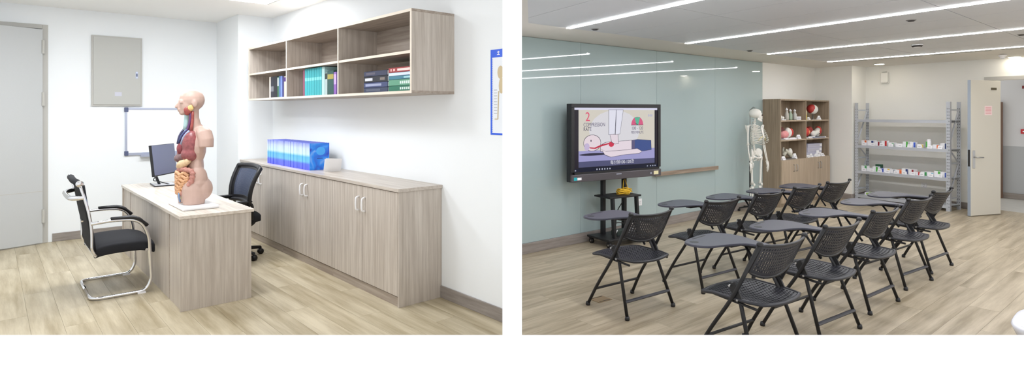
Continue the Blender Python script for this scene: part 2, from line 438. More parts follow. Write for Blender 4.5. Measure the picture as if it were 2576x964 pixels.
# ============================================================ OFFICE
def thingL(name, a, b, z, label, cat, group=None, rz=0): return empty(name, Lw(a, b, z), TL+rz, label, cat, group)

# office ceiling light panels
for i, (a, b) in enumerate(((2.12, 6.62), (1.2, 6.62), (0.28, 6.62), (1.0, 4.9))):
    t = thingL('ceiling_light', a, b, ZL, 'square white ceiling light panel %s' % ['nearest the office column, at the top edge of the view', 'in the middle of its row above the desk', 'nearest the office door', 'alone above the near office floor'][i], 'light', 'office ceiling panels')
    MB().box(-.3, .3, -.3, .3, -.012, -.0005).build('frame', 'panelgrey', t)
    MB().box(-.27, .27, -.27, .27, -.016, -.012).build('diffuser', 'ledp', t)

# door, ajar, with frame
t = struct(put(MB().box(DX1, DX1+.055, YB-.015, YB+.13, 0, DZ+.05).box(DX0-.055, DX0, YB-.015, YB+.13, 0, DZ+.05).box(DX0, DX1, YB-.015, YB+.13, DZ, DZ+.05).build('trim_1', 'trimgrey', bevel=.004), (0, 0, 0), TL), 'grey metal frame around the office door')
dl = struct(empty('door_1', Lw(DX1-.01, YB-.02, 0), TL+R(18)), 'pale grey office door standing slightly ajar')
MB().box(-.86, 0, -.042, 0, .012, DZ-.012).build('leaf', 'doorgrey', dl, bevel=.003)
for z in (.33, 1.72, 2.34):
    h = MB().tube([(.004, -.05, z-.08), (.004, -.05, z+.08)], .011, 8).box(-.012, .02, -.05, -.036, z-.08, z+.08).build('hinge', 'trimgrey', dl)
MB().box(-.855, -.002, -.0435, -.042, .62, .628).build('seam', 'trimgrey', dl)
struct(put(MB().box(DX0-.3, DX1+.3, YB+.5, YB+.55, 0, ZL).build('wall_beyond', 'wall'), (0, 0, 0), TL), 'white wall glimpsed behind the office door')

# electrical panel
t = thingL('electrical_panel', 1.222, YB, 1.64, 'grey metal electrical panel set high on the office wall', 'panel')
MB().box(-.27, .27, -.028, 0, 0, .89).build('frame', 'trimgrey', t, bevel=.003)
MB().box(-.252, .252, -.04, -.028, .018, .872).build('panel_door', 'panelgrey', t, bevel=.002)
lk = MB().box(.195, .222, -.046, -.04, .36, .45).build('lock', 'alu', t, bevel=.002)
MB().box(.201, .216, -.049, -.046, .385, .425).build('keyhole_plate', 'capblue', lk)
MB().box(-.03, .045, -.041, -.04, .13, .18).build('sticker', mat('lilac_sticker', (198, 198, 210), .6), t)

# whiteboard
t = thingL('whiteboard', 1.72, YB, 1.01, 'white marker board with aluminium frame on the wall behind the torso', 'whiteboard')
MB().box(-.41, .41, -.012, 0, .0, .6).build('board', 'whiteboard', t)
for nm, bx in (('frame_bar', (-.41, .41, .585, .61)), ('frame_bar', (-.41, .41, -.01, .03)), ('frame_bar', (-.415, -.39, .0, .6)), ('frame_bar', (.39, .415, 0, .6))):
    MB().box(bx[0], bx[1], -.02, 0, bx[2], bx[3]).build(nm, 'alu', t, bevel=.003)
for x in (-.40, .40):
    for z in (.02, .585): MB().box(x-.022, x+.022, -.026, 0, z-.03, z+.03).build('corner_cap', 'capblue', t, bevel=.006)
MB().box(-.25, .35, -.075, -.01, -.03, -.012).box(-.25, .35, -.08, -.07, -.03, .0).build('pen_tray', 'alu', t)

# long low cabinet: three units, one worktop
CX0, CH = 2.425, .95
units = [(4.045, 5.235, 'nearest the open end'), (5.235, 6.5, 'in the middle of the row, below the booklets'), (6.5, 7.93, 'at the far end, behind the mesh chair')]
for i, (y0, y1, w_) in enumerate(units):
    t = thingL('cabinet', CX0, y0, 0, 'two-door oak laminate cabinet unit %s' % w_, 'cabinet', 'cabinet units under the worktop'); L_ = y1-y0
    MB().box(.02, .413, 0, .018, 0, CH-.028).box(.02, .413, L_-.018, L_, 0, CH-.028).box(.395, .413, .018, L_-.018, .06, CH-.028).box(.02, .4, .018, L_-.018, .06, .078).build('body', 'lam', t)
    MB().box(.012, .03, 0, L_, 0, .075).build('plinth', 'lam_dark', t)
    if i == 0: MB().box(0.0, .414, -.018, 0, 0, CH-.028).build('end_panel', 'lam', t, bevel=.0015)
    h = L_/2
    for k in (0, 1):
        d = MB().box(0, .018, k*h+.003, (k+1)*h-.003, .085, CH-.034).build('door', 'lam', t, bevel=.0015)
        yy = h-.055 if k == 0 else h+.055
        MB().tube(fillet([(0, yy, .70), (-.03, yy, .705), (-.034, yy, .76), (-.03, yy, .815), (0, yy, .82)], .02, 4), .0085, 8, flat=1.0).build('handle', 'whitep', d, smooth=True)
t = put(MB().box(-.012, .415, -.03, 3.885, 0, .028).build('worktop', 'lam_top', bevel=.002), Lw(CX0, 4.045, CH-.028), TL)
tag(t, 'long oak laminate worktop lying across the three cabinet units', 'worktop')

# wall shelf
SX0, SY0, SY1, SZ0, SZ1, SZM = 2.43, 3.85, 7.64, 1.71, 2.37, 2.035
SD = [SY0, 5.123, 6.393, SY1]
t = thingL('hanging_shelf', SX0, SY0, SZ0, 'open six-bay oak laminate shelf hung on the office wall above the cabinet', 'shelf')
W_, LL, HH = XW-SX0, SY1-SY0, SZ1-SZ0
def edged(name, x0, x1, y0, y1, z0, z1, m, edge):
    o = MB().box(x0+.002, x1, y0, y1, z0, z1).build(name, m, t)
    MB().box(x0, x0+.002, y0, y1, z0, z1).build('edge_band', 'lam_edge', o); return o
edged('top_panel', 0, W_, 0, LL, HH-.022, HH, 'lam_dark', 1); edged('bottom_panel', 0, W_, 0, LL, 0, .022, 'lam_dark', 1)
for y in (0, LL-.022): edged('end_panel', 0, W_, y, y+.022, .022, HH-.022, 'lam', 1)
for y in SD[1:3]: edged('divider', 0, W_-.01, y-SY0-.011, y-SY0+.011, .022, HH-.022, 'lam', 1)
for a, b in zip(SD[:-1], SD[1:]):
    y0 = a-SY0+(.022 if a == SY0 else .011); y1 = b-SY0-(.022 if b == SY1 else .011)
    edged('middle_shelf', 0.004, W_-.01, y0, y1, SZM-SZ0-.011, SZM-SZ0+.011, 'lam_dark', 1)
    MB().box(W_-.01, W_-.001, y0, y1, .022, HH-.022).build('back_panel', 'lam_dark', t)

# books
def book(a, y0, y1, z0, h, depth, col, label, group=None, cover=None, pages=True, cat='book', band=None, lay=False, text=None):
    """upright: spine towards -x (the room); lay: flat with the spine towards the room"""
    t = thingL('book', a, y0, z0, label, cat, group)
    w_ = y1-y0; c = mat('book_%d_%d_%d' % col, col, .55)
    if not lay:
        e = .003
        MB().box(0, .004, 0, w_, 0, h).box(0, depth, 0, e, 0, h).box(0, depth, w_-e, w_, 0, h).build('cover', c, t)
        MB().box(.004, depth-.006, e, w_-e, .004, h-.005).build('pages', 'paper', t)
    else:
        e = .003
        MB().box(0, .004, 0, w_, 0, h).box(0, depth, 0, w_, 0, e).box(0, depth, 0, w_, h-e, h).build('cover', c, t)
        MB().box(.004, depth-.006, .004, w_-.004, e, h-e).build('pages', 'paper', t)
    if band:
        for (bz0, bz1, bc) in band:
            if not lay: MB().box(-.0008, .0005, .003, w_-.003, bz0*h, bz1*h).build('spine_band', mat('band_%d_%d_%d' % bc, bc, .6), t)
            else: MB().box(-.0008, .0005, bz0*w_, bz1*w_, h*.28, h*.72).build('spine_lettering', mat('band_%d_%d_%d' % bc, bc, .6), t)
    return t
BZ = SZ0+.022
# far bay: upright books leaning on the divider at y = 6.393
yy = 6.43; BA = SX0+.05
far_books = [(.09, .24, (150, 142, 82), 'olive book with a dark mark, right-hand end of the far lower bay', [(.2, .32, (70, 80, 60))]),
             (.07, .235, (214, 206, 168), 'cream book with a purple top band in the far lower bay', [(.75, .96, (74, 40, 110))]),
             (.05, .24, (50, 48, 108), 'narrow indigo book in the far lower bay', None),
             (.06, .245, (108, 128, 190), 'light blue book in the far lower bay', None),
             (.05, .245, (70, 104, 140), 'steel blue book in the far lower bay', None),
             (.045, .24, (60, 104, 72), 'green book with a pale tip in the far lower bay', [(.55, .95, (196, 214, 200))]),
             (.11, .25, (22, 24, 34), 'thick black book in the far lower bay', None),
             (.10, .245, (38, 40, 52), 'dark book with grey blotches in the far lower bay', [(.3, .55, (110, 112, 118))]),
             (.05, .25, (212, 202, 190), 'beige board-backed book at the left end of the far lower bay', None)]
for w_, h, c, lb, bd in far_books:
    book(BA, yy, yy+w_-.002, BZ, h, .22, c, lb, 'books in the far lower bay', band=bd); yy += w_
yy = 5.165
mid_books = [(.045, .21, (212, 208, 214), 'thin pale book at the right end of the middle lower bay', None),
             (.05, .215, (74, 40, 110), 'dark purple book in the middle lower bay', None),
             (.06, .22, (134, 92, 172), 'violet book with a pale stripe in the middle lower bay', [(.45, .9, (190, 160, 214))]),
             (.14, .235, (34, 76, 72), 'dark green book with a gold emblem in the middle lower bay', [(.66, .86, (160, 150, 70))]),
             (.06, .22, (166, 184, 184), 'grey book beside the dark green book in the middle lower bay', [(.72, .98, (30, 48, 44))]),
             (.07, .285, (170, 206, 204), 'tall pale mint book beside the teal volumes', None)]
for w_, h, c, lb, bd in mid_books:
    book(BA, yy, yy+w_-.002, BZ, h, .22, c, lb, 'books in the middle lower bay', band=bd); yy += w_
for i in range(7):
    book(BA, yy, yy+.058, BZ, .285, .22, (56, 164, 172), 'tall teal volume of the matching set in the middle lower bay', 'teal volumes', band=[(.55, .66, (120, 206, 206))]); yy += .06
book(BA, yy, yy+.045, BZ, .28, .2, (140, 76, 100), 'maroon book left of the teal volumes', band=None)
# near bay: two stacks lying flat
z = BZ
for i, (h, c, lb, bd) in enumerate([(.042, (46, 56, 84), 'navy book with faint print at the bottom of the dark stack', [(.3, .9, (86, 92, 110))]),
                                   (.045, (56, 66, 108), 'blue-grey book with pale lettering, second from the bottom of the dark stack', [(.25, .93, (150, 156, 184))]),
                                   (.052, (18, 20, 34), 'black book with bright lettering in the dark stack', [(.62, .95, (206, 208, 216)), (.1, .3, (120, 110, 104))]),
                                   (.045, (38, 44, 74), 'navy book lying on top of the dark stack', [(.5, .9, (84, 80, 96))])]):
    book(SX0+.035, 4.27+.004*i, 4.68, z, h, .25, c, lb, 'stack of dark books lying flat', lay=True, band=bd); z += h+.0006
z = BZ
for i, (h, c, lb, bd) in enumerate([(.045, (28, 110, 84), 'dark green book with white print at the bottom of the bright stack', [(.06+.08*k_, .11+.08*k_, (222, 238, 230)) for k_ in range(6)]),
                                   (.05, (92, 152, 124), 'light green book with white print in the bright stack', [(.06+.08*k_, .11+.08*k_, (222, 238, 230)) for k_ in range(6)]),
                                   (.03, (54, 120, 140), 'blue-green thin book in the bright stack', [(.05, .35, (160, 206, 214))]),
                                   (.026, (206, 220, 240), 'pale blue thin book under the red book', None),
                                   (.042, (150, 44, 46), 'red book with white print on top of the bright stack', [(.1, .62, (238, 210, 206)), (.72, .8, (220, 170, 168)), (.86, .92, (220, 170, 168))])]):
    book(SX0+.03, 3.885, 4.245, z, h, .24, c, lb, 'stack of bright books lying flat', lay=True, band=bd); z += h+.0006

# row of blue booklets on the worktop, front covers towards the near end
def booklet_mat():
    m = bpy.data.materials.new('booklet_spine'); m.use_nodes = True; nt = m.node_tree; b = nt.nodes['Principled BSDF']; b.inputs['Roughness'].default_value = .4
    tc = nt.nodes.new('ShaderNodeTexCoord'); sp = nt.nodes.new('ShaderNodeSeparateXYZ'); nt.links.new(tc.outputs['Object'], sp.inputs[0])
    mr = nt.nodes.new('ShaderNodeMapRange'); mr.inputs['From Max'].default_value = .285; nt.links.new(sp.outputs['Z'], mr.inputs[0])
    cr_ = nt.nodes.new('ShaderNodeValToRGB'); e = cr_.color_ramp.elements
    e[0].color = lin((84, 92, 226)); e[1].color = lin((130, 140, 232))
    for p, c in ((.22, (92, 112, 236)), (.3, (110, 190, 244)), (.48, (92, 186, 240)), (.58, (206, 236, 250)), (.8, (196, 212, 250))):
        k = e.new(p); k.color = lin(c)
    nt.links.new(mr.outputs[0], cr_.inputs[0]); nt.links.new(cr_.outputs[0], b.inputs['Base Color']); return m
M['booklet'] = booklet_mat()
def cover_mat():
    m = bpy.data.materials.new('booklet_cover'); m.use_nodes = True; nt = m.node_tree; b = nt.nodes['Principled BSDF']; b.inputs['Roughness'].default_value = .3
    tc = nt.nodes.new('ShaderNodeTexCoord'); n = nt.nodes.new('ShaderNodeTexNoise'); n.inputs['Scale'].default_value = 7; n.inputs['Distortion'].default_value = .8
    nt.links.new(tc.outputs['Object'], n.inputs['Vector']); cr_ = nt.nodes.new('ShaderNodeValToRGB'); e = cr_.color_ramp.elements
    e[0].color = lin((44, 70, 200)); e[0].position = .3; e[1].color = lin((170, 206, 250)); e[1].position = .72
    k = e.new(.5); k.color = lin((30, 140, 244))
    nt.links.new(n.outputs['Fac'], cr_.inputs[0]); nt.links.new(cr_.outputs[0], b.inputs['Base Color']); return m
M['cover'] = cover_mat()
NB = 26; y = 5.93; step = (7.17-5.93)/NB
first = None
for i in range(NB):
    if i == 0:
        t = thingL('booklet', 2.50, y, CH, 'blue booklet with its swirling front cover showing at the near end of the row', 'booklet', 'blue booklets in a row on the worktop')
        MB().box(.0, .215, 0, .003, 0, .285).build('front_cover', 'cover', t)
        MB().ell((.12, -.0003, .2), (.05, .002, .045), 16, 8).build('cover_globe', mat('cover_globe_blue', (70, 170, 246), .3), t)
        MB().box(.08, .14, -.002, 0, .12, .126).build('cover_lettering', mat('cover_navy', (30, 50, 120), .4), t)
        MB().box(.0, .003, .003, step-.002, 0, .285).build('spine', 'booklet', t); MB().box(.003, .212, .003, step-.002, .003, .282).build('pages', 'paper', t)
    else:
        nt_ = thingL('booklet', 2.50+random.uniform(-.003, .003), y+i*step, CH, 'blue and white booklet standing in the tight row on the worktop', 'booklet', 'blue booklets in a row on the worktop')
        if first is None:
            first = (MB().box(.0, .003, 0, step-.003, 0, .285).box(0, .215, 0, .002, 0, .285), MB().box(.003, .212, .002, step-.003, .003, .282))
            A = first[0].build('spine', 'booklet', nt_); B = first[1].build('pages', 'paper', nt_); first = (A, B)
        else:
            for q in first: c = q.copy(); COL.objects.link(c); c.parent = nt_
t = thingL('sign_card', 2.56, 5.70, CH, 'white folded sign card leaning on the booklets', 'card', rz=R(-14))
MB().sheet(lambda u, v: (0.0+.16*u, .07*(1-v)-.07, .145*v*(1-.08*u)), 2, 2, .003, (0, -1, 0)).build('front_leaf', 'paper', t)
MB().sheet(lambda u, v: (0.0+.16*u, -.07+.14*v*.5+.07, .13*(1-v)), 2, 2, .003, (0, -1, 0)).build('back_leaf', 'paper', t)
MB().obox((.075, -.055, .11), (.08, .004, .02), (R(25), 0, 0)).build('lettering', mat('lilac_print', (190, 180, 214), .6), t)

# poster on the right wall
t = thingL('poster', XW, 3.155, 1.39, 'anatomy poster with a blue border at the right end of the office wall', 'poster')
MB().box(-.004, -.001, 0, .225, 0, .645).build('sheet', mat('poster_sheet', (236, 240, 246), .4), t)
bl = mat('poster_blue', (46, 96, 226), .4)
MB().box(-.005, -.004, 0, .225, .585, .645).build('header', bl, t)
MB().box(-.005, -.004, .208, .225, .0, .585).build('side_border', bl, t); MB().box(-.005, -.004, 0, .208, 0, .014).build('lower_border', bl, t)
for i in range(34): MB().box(-.006, -.005, .203, .208, .02+i*.0165, .028+i*.0165).build('border_dash', bl, t)
MB().box(-.006, -.005, .13, .136, .602, .632).box(-.006, -.005, .12, .146, .62, .626).box(-.006, -.005, .118, .148, .602, .607).build('header_letter', 'paper', t)
tanm = mat('poster_tan', (206, 188, 150), .5)
MB().ell((-.005, .11, .47), (.002, .035, .05), 12, 8).ell((-.005, .1, .37), (.002, .03, .06), 12, 8).tube([(-.005, .13, .33), (-.005, .14, .12)], .005, 6).tube([(-.005, .14, .12), (-.005, .175, .12)], .004, 6).build('bone_drawing', tanm, t)
for i in range(9): MB().box(-.0055, -.004, .15, .185, .16+i*.022, .166+i*.022).build('text_line', mat('poster_text', (190, 192, 204), .6), t)

# desk
t = thingL('desk', 1.11, 5.085, 0, 'oak laminate office desk with a white-lit top carrying the torso model', 'desk')
DW, DL, DH = .55, 2.65, .75
MB().box(-.008, DW, -.01, DL+.01, DH-.026, DH).build('desk_top', wood('desk_top_laminate', (196, 184, 170), (222, 212, 200), (34, 1.4, 34), .25), t, bevel=.002)
MB().box(0, DW-.02, 0, .022, 0, DH-.026).build('end_panel', 'lam', t, bevel=.001); MB().box(0, DW-.02, DL-.022, DL, 0, DH-.026).build('end_panel', 'lam', t, bevel=.001)
MB().box(0.012, .03, .022, DL-.022, 0.0, DH-.026).build('front_panel', 'lam', t)
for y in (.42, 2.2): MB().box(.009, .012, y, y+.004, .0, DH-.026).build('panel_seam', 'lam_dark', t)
ds = MB().box(.05, .5, DL-.45, DL-.022, .08, DH-.03).build('drawer_pedestal', 'lam', t)
for k in range(3): MB().box(.5, .516, DL-.44, DL-.03, .09+k*.21, .29+k*.21).build('drawer', 'lam', ds)

# mouse
t = thingL('computer_mouse', 1.60, 6.98, .75, 'small black computer mouse on the desk behind the torso', 'mouse')
MB().ell((0, 0, .018), (.05, .032, .02), 14, 8).build('shell', 'black', t, smooth=True); MB().tube([(.02, -.002, .039), (.035, -.002, .034)], .004, 6).build('scroll_wheel', 'blackm', t)

# monitor
t = thingL('monitor', 1.44, 7.42, .75, 'flat dark computer monitor standing on the far half of the desk', 'monitor')
scr = mat('monitor_glass_sheen', (104, 108, 134), .22)  # switched-off screen, its blue-grey reflection put into the base colour
m4 = Matrix.Translation((0.02, -.02, .285)) @ Matrix.Rotation(R(-38), 4, 'Z') @ Matrix.Rotation(R(-6), 4, 'Y')
def mbx(x0, x1, y0, y1, z0, z1): return MB().prism([(x0, y0), (x1, y0), (x1, y1), (x0, y1)], z0, z1, m4)
mbx(-.03, 0, -.24, .24, -.17, .17).build('housing', 'black', t, bevel=.004)
mbx(0, .0015, -.236, .236, -.158, .166).build('screen', scr, t)
MB().tube(fillet([(-.05, -.01, .26), (-.07, -.01, .12), (-.03, -.01, .012)], .05), .014, 8).build('neck', 'black', t, smooth=True)
mbx(-.07, -.03, -.05, .05, -.07, .05).build('bracket', 'blackm', t, bevel=.004)
MB().tube(fillet([(-.05, .06, .1), (-.09, .03, .05), (-.05, -.03, .05), (.05, -.1, .012)], .04), .005, 6).build('cable', 'blackm', t, smooth=True)
MB().prism([(-.11, -.17), (.1, -.16), (.13, .13), (-.09, .17)], 0, .012).build('stand_base', 'black', t, bevel=.003)
MB().prism([(-.1, -.16), (.095, -.15), (.12, .12), (-.085, .16)], .012, .014).build('base_plate', mat('base_reflection', (230, 230, 236), .1), t)  # pale sheet painting the white reflection on top of the dark stand base

# anatomical torso
t = thingL('anatomy_torso', 1.315, 5.57, .75, 'life-size bald anatomy torso with exposed organs standing on the desk', 'model', rz=math.pi)
MB().box(-.14, .14, -.26, .26, 0, .028).build('base_board', 'whitep', t, bevel=.01)
b = MB()
for s in (-1, 1):
    b.loft([[Vector((.015+.09*math.cos(a)*k, s*.083+.079*math.sin(a)*k, z)) for a in [2*math.pi*j/16 for j in range(16)]] for z, k in ((.028, .92), (.1, 1.03), (.16, 1.02), (.2, .9), (.235, .68), (.255, .4))])
    b.ell((-.012, s*.105, .25), (.075, .05, .1)); b.ell((-.05, s*.075, .155), (.085, .085, .1)); b.tube([(-.04, s*.11, .655), (-.05, s*.165, .625), (-.056, s*.185, .575), (-.056, s*.188, .515)], [.05, .06, .06, .056], 14)
    b.ell((.005, s*.077, .885), (.022, .01, .034)); b.ell((.098, s*.034, .893), (.014, .02, .008)); b.ell((.1, s*.03, .876), (.008, .013, .006))
b.ell((-.012, 0, .205), (.105, .162, .115)); b.ell((-.01, 0, .34), (.068, .13, .17)); b.ell((-.012, 0, .52), (.085, .155, .17)); b.ell((-.045, 0, .62), (.062, .165, .075))
b.tube([(-.035, 0, .62), (-.005, 0, .70), (.004, 0, .76), (.008, 0, .84)], [.08, .056, .05, .052], 16)
b.ell((.008, 0, .918), (.1, .077, .095)); b.ell((.05, 0, .868), (.062, .062, .085)); b.ell((.083, 0, .806), (.026, .034, .02)); b.ell((.095, 0, .908), (.018, .05, .012)); b.ell((.055, 0, .822), (.05, .052, .028))
b.tube([(.106, 0, .902), (.128, 0, .872), (.134, 0, .858), (.11, 0, .85)], [.007, .01, .014, .009], 10); b.ell((.112, 0, .836), (.011, .023, .007)); b.ell((.109, 0, .823), (.011, .02, .007))
b.build('body', 'skin', t, remesh=.006, sm_iter=4)
red = mat('lung_red', (150, 84, 86), .35, noise=.22, nscale=45); dkred = mat('muscle_red', (160, 78, 72), .4, noise=.15, nscale=60)
for s in (-1, 1):
    MB().ell((.03, s*.07, .54), (.075, .072, .12)).ell((.04, s*.068, .455), (.072, .075, .065)).build('lung', red, t, remesh=.009, sm_iter=3)
MB().ell((.09, .0, .5), (.038, .04, .055)).build('heart', mat('heart_red', (140, 62, 70), .35, noise=.2, nscale=50), t, smooth=True)
MB().ell((.065, -.04, .415), (.075, .1, .048)).ell((.085, .01, .43), (.04, .05, .035)).build('liver', mat('liver_brown', (118, 88, 90), .25, noise=.1, nscale=20), t, remesh=.008, sm_iter=2)
st = fillet([(.105, -.05, .345), (.1, .03, .362), (.06, .115, .405)], .06, 6)
MB().tube(st, [.018, .026, .03, .034, .037, .038, .037, .034, .022][:len(st)], 12).build('stomach', mat('stomach_tan', (228, 196, 156), .4, noise=.08, nscale=60), t, smooth=True)
cm = mat('colon_pink', (192, 134, 122), .4, noise=.22, nscale=80)
pts = fillet([(.04, -.13, .15), (.05, -.125, .31), (.11, -.02, .318), (.09, .09, .33), (.035, .142, .315), (.045, .14, .22), (.085, .085, .145), (.1, .03, .11)], .06, 8)
MB().tube(pts, [.021+.004*math.sin(i*1.9) for i in range(len(pts))], 10).build('colon', cm, t, smooth=True)
im = mat('intestine_orange', (222, 170, 128), .4, noise=.25, nscale=90)
b = MB(); b.ell((.035, 0, .21), (.085, .12, .1))
for k in range(7):
    zz = .29-.026*k; wk = 1-.07*max(0, k-2)
    b.tube([(.028+.098*math.cos(u), .118*wk*math.sin(u), zz+.011*math.sin(9*u+k*1.7)) for u in [-1.25+.125*j for j in range(21)]], .0155, 8)
b.build('small_intestine', im, t, smooth=True)
MB().ell((.085, .0, .105), (.035, .05, .04)).build('bladder', mat('bladder_cream', (232, 212, 176), .4), t, smooth=True)
MB().tube(fillet([(.118, .045, .13), (.122, .05, .1), (.108, .03, .05)], .03, 5), .008, 8).build('groin_vessel', mat('vessel_blue', (130, 156, 192), .4), t, smooth=True)
MB().ell((.055, .056, .828), (.034, .014, .03), rot=Quaternion((0, 1, 0), R(-30))).ell((.06, .05, .81), (.022, .014, .026)).build('jaw_muscle', dkred, t, remesh=.005, sm_iter=2)
MB().ell((.035, .064, .848), (.024, .012, .026)).build('salivary_gland', mat('gland_yellow', (232, 196, 128), .4, noise=.15, nscale=90), t, smooth=True)
MB().tube(fillet([(.05, .012, .81), (.055, .012, .74), (.062, .01, .66)], .04, 5), .02, 12).build('throat', mat('throat_blue', (176, 206, 206), .4, noise=.1, nscale=60), t, smooth=True)
MB().tube(fillet([(.035, .05, .815), (.034, .046, .74), (.055, .045, .66), (.085, .04, .6)], .05, 5), .01, 10).build('neck_vein', mat('vein_purple', (104, 64, 110), .4), t, smooth=True)
MB().tube(fillet([(.018, .052, .82), (.018, .052, .74), (.035, .075, .655)], .05, 5), .012, 10).build('neck_muscle', dkred, t, smooth=True)
for k, (c, pp) in enumerate((((78, 90, 138), [(.06, .05, .665), (.095, .035, .62), (.112, .0, .55)]), ((160, 168, 194), [(.05, .09, .655), (.09, .08, .61), (.108, .06, .54)]), ((78, 78, 112), [(.07, -.02, .665), (.102, -.03, .61), (.112, -.04, .54)]))):
    MB().tube(fillet(pp, .04, 6), .009, 8).build('chest_vessel', mat('chest_vessel_%d' % k, c, .4), t, smooth=True)

# visitor chair (chrome cantilever), faces the desk
t = thingL('visitor_chair', .85, 6.23, 0, 'black visitor chair with chrome cantilever frame facing the desk', 'chair')
HW = .375
for s in (-1, 1):
    y = s*HW
    MB().tube(fillet([(-.225, y*.0, .016), (-.225, y, .016), (.16, y, .016), (.205, y, .1), (.185, y, .5), (.12, y, .635), (-.06, y, .655), (-.225, y, .64)], .09, 7), .0135, 10).build('frame_tube', 'chrome', t, smooth=True)
    MB().tube(fillet([(-.09, y, .668), (.09, y, .665), (.175, y, .58)], .1, 6), [.018]+[.024]*6+[.02]*2, 10, flat=.7).build('armrest', 'black', t, smooth=True)
    rail = [(-.3+.0, y*.9, .985), (-.245, y*.92, .78), (-.215, y*.92, .6), (-.215, y*.92, .42), (-.19, y*.92, .37)]
    MB().tube(fillet(rail, .15, 6), .016, 10, flat=.7).build('back_rail', 'chrome', t, smooth=True)
def backfn(u, v):
    z = .40+.56*v; x = -.205-.04*(v*v)-.06*max(0, v-.35)-.02*math.sin(math.pi*v); return (x-.012*math.sin(math.pi*u), -HW*.9+HW*1.8*u, z)
MB().sheet(backfn, 8, 10, .022, (1, 0, 0)).build('backrest', 'fabric', t, smooth=True)
MB().tube([(-.298, -HW*.93, .975), (-.31, 0, .975), (-.298, HW*.93, .975)], .026, 12).build('head_roll', 'fabric', t, smooth=True)
for s in (-1, 1): MB().tube([(-.298, s*HW*.93, .975), (-.298, s*HW*.98, .975)], .028, 12).build('roll_cap', 'chrome', t, smooth=True)
MB().tube(fillet([(-.265, -HW*.92, .86), (-.35, -HW*.7, .85), (-.36, 0, .85), (-.35, HW*.7, .85), (-.265, HW*.92, .86)], .1, 5), .017, 8, flat=1.2).build('back_handle', 'chrome', t, smooth=True)
MB().tube([(-.23, -.05, .63), (-.26, -.05, .63)], .014, 8).build('back_knob', 'chrome', t)
def seatfn(u, v):
    e = (2*v-1)**6*.02+(2*u-1)**6*.015
    return (-.2+.44*u, -HW*.9+HW*1.8*v, .455+.012*math.sin(math.pi*u)-e-.03*max(0, u-.75)*2)
MB().sheet(seatfn, 12, 12, .085, (0, 0, -1)).build('seat', 'fabric', t, smooth=True, bevel=.015)
MB().tube([(-.19, -HW*.9, .365), (-.19, HW*.9, .365)], .012, 8).tube([(.17, -HW, .37), (.17, HW, .37)], .012, 8).build('seat_support', 'chrome', t)
for s in (-1, 1): MB().box(.1, .16, s*HW-.02, s*HW+.02, 0, .012).build('glide', 'whitep', t)

# mesh office chair behind the desk
t = thingL('office_chair', 1.96, 6.58, 0, 'black mesh swivel chair behind the desk by the cabinet', 'chair')
for k in range(5):
    a = R(-66+72*k); c_, s_ = math.cos(a), math.sin(a)
    lg = MB().tube([(.03*c_, .03*s_, .1), (.27*c_, .27*s_, .075)], [.026, .016], 8).build('base_leg', 'black', t, smooth=True)
    MB().tube([(.27*c_-.02*s_, .27*s_+.02*c_, .03), (.27*c_+.02*s_, .27*s_-.02*c_, .03)], .03, 12).tube([(.27*c_, .27*s_, .04), (.27*c_, .27*s_, .08)], .012, 8).build('caster', 'blackm', lg, smooth=True)
MB().lathe([(.045, .07), (.045, .13), (.026, .14), (.026, .4)], 12).build('gas_column', 'blackm', t, smooth=True)
MB().sheet(lambda u, v: (-.24+.42*u, -.26+.52*v, .5-.02*math.sin(math.pi*u)-.02*(2*v-1)**4), 8, 8, .07, (0, 0, -1)).build('seat', 'fabric', t, smooth=True, bevel=.012)
def ofn(u, v):
    z = .60+.37*v; return (.06+.10*v-.03*math.sin(math.pi*v)+.05*math.sin(math.pi*u)-.02, -.35+.04*(1-v)+(.70-.08*(1-v))*u, z+.015*math.sin(math.pi*u))
msh = mat('grey_mesh', (66, 74, 94), .7)
MB().perf(lambda u, v: ofn(.1+.8*u, .12+.78*v), 34, 26, .003, (1, 0, 0), .45, .45, 0).build('back_mesh', msh, t)
rim = [ofn(u, 0) for u in [i/8 for i in range(9)]]+[ofn(1, i/8) for i in range(1, 9)]+[ofn(1-i/8, 1) for i in range(1, 9)]+[ofn(0, 1-i/8) for i in range(1, 8)]
MB().tube(rim, .022, 8, closed=True).build('back_frame', 'black', t, smooth=True)
b = MB()
for u0, u1, v0, v1 in ((0, .12, 0, 1), (.88, 1, 0, 1), (0, 1, 0, .14), (0, 1, .9, 1)):
    b.sheet(lambda u, v: ofn(u0+(u1-u0)*u, v0+(v1-v0)*v), 8, 8, .012, (1, 0, 0))
b.build('back_border', 'black', t, smooth=True)
MB().tube(fillet([(.09, -.04, .62), (.12, -.04, .5), (.2, -.04, .4), (.15, -.04, .34), (-.05, -.04, .38)], .07, 6), .02, 8).build('spine_bracket', 'black', t, smooth=True)
for s in (-1, 1):
    ar = MB().tube(fillet([(.08, s*.28, .44), (.08, s*.30, .62), (-.16, s*.30, .62), (-.1, s*.28, .44)], .06, 5), .014, 8).build('arm', 'black', t, smooth=True)
    MB().box(-.17, .07, s*.30-.03, s*.30+.03, .625, .645).build('arm_pad', 'black', ar, bevel=.008)

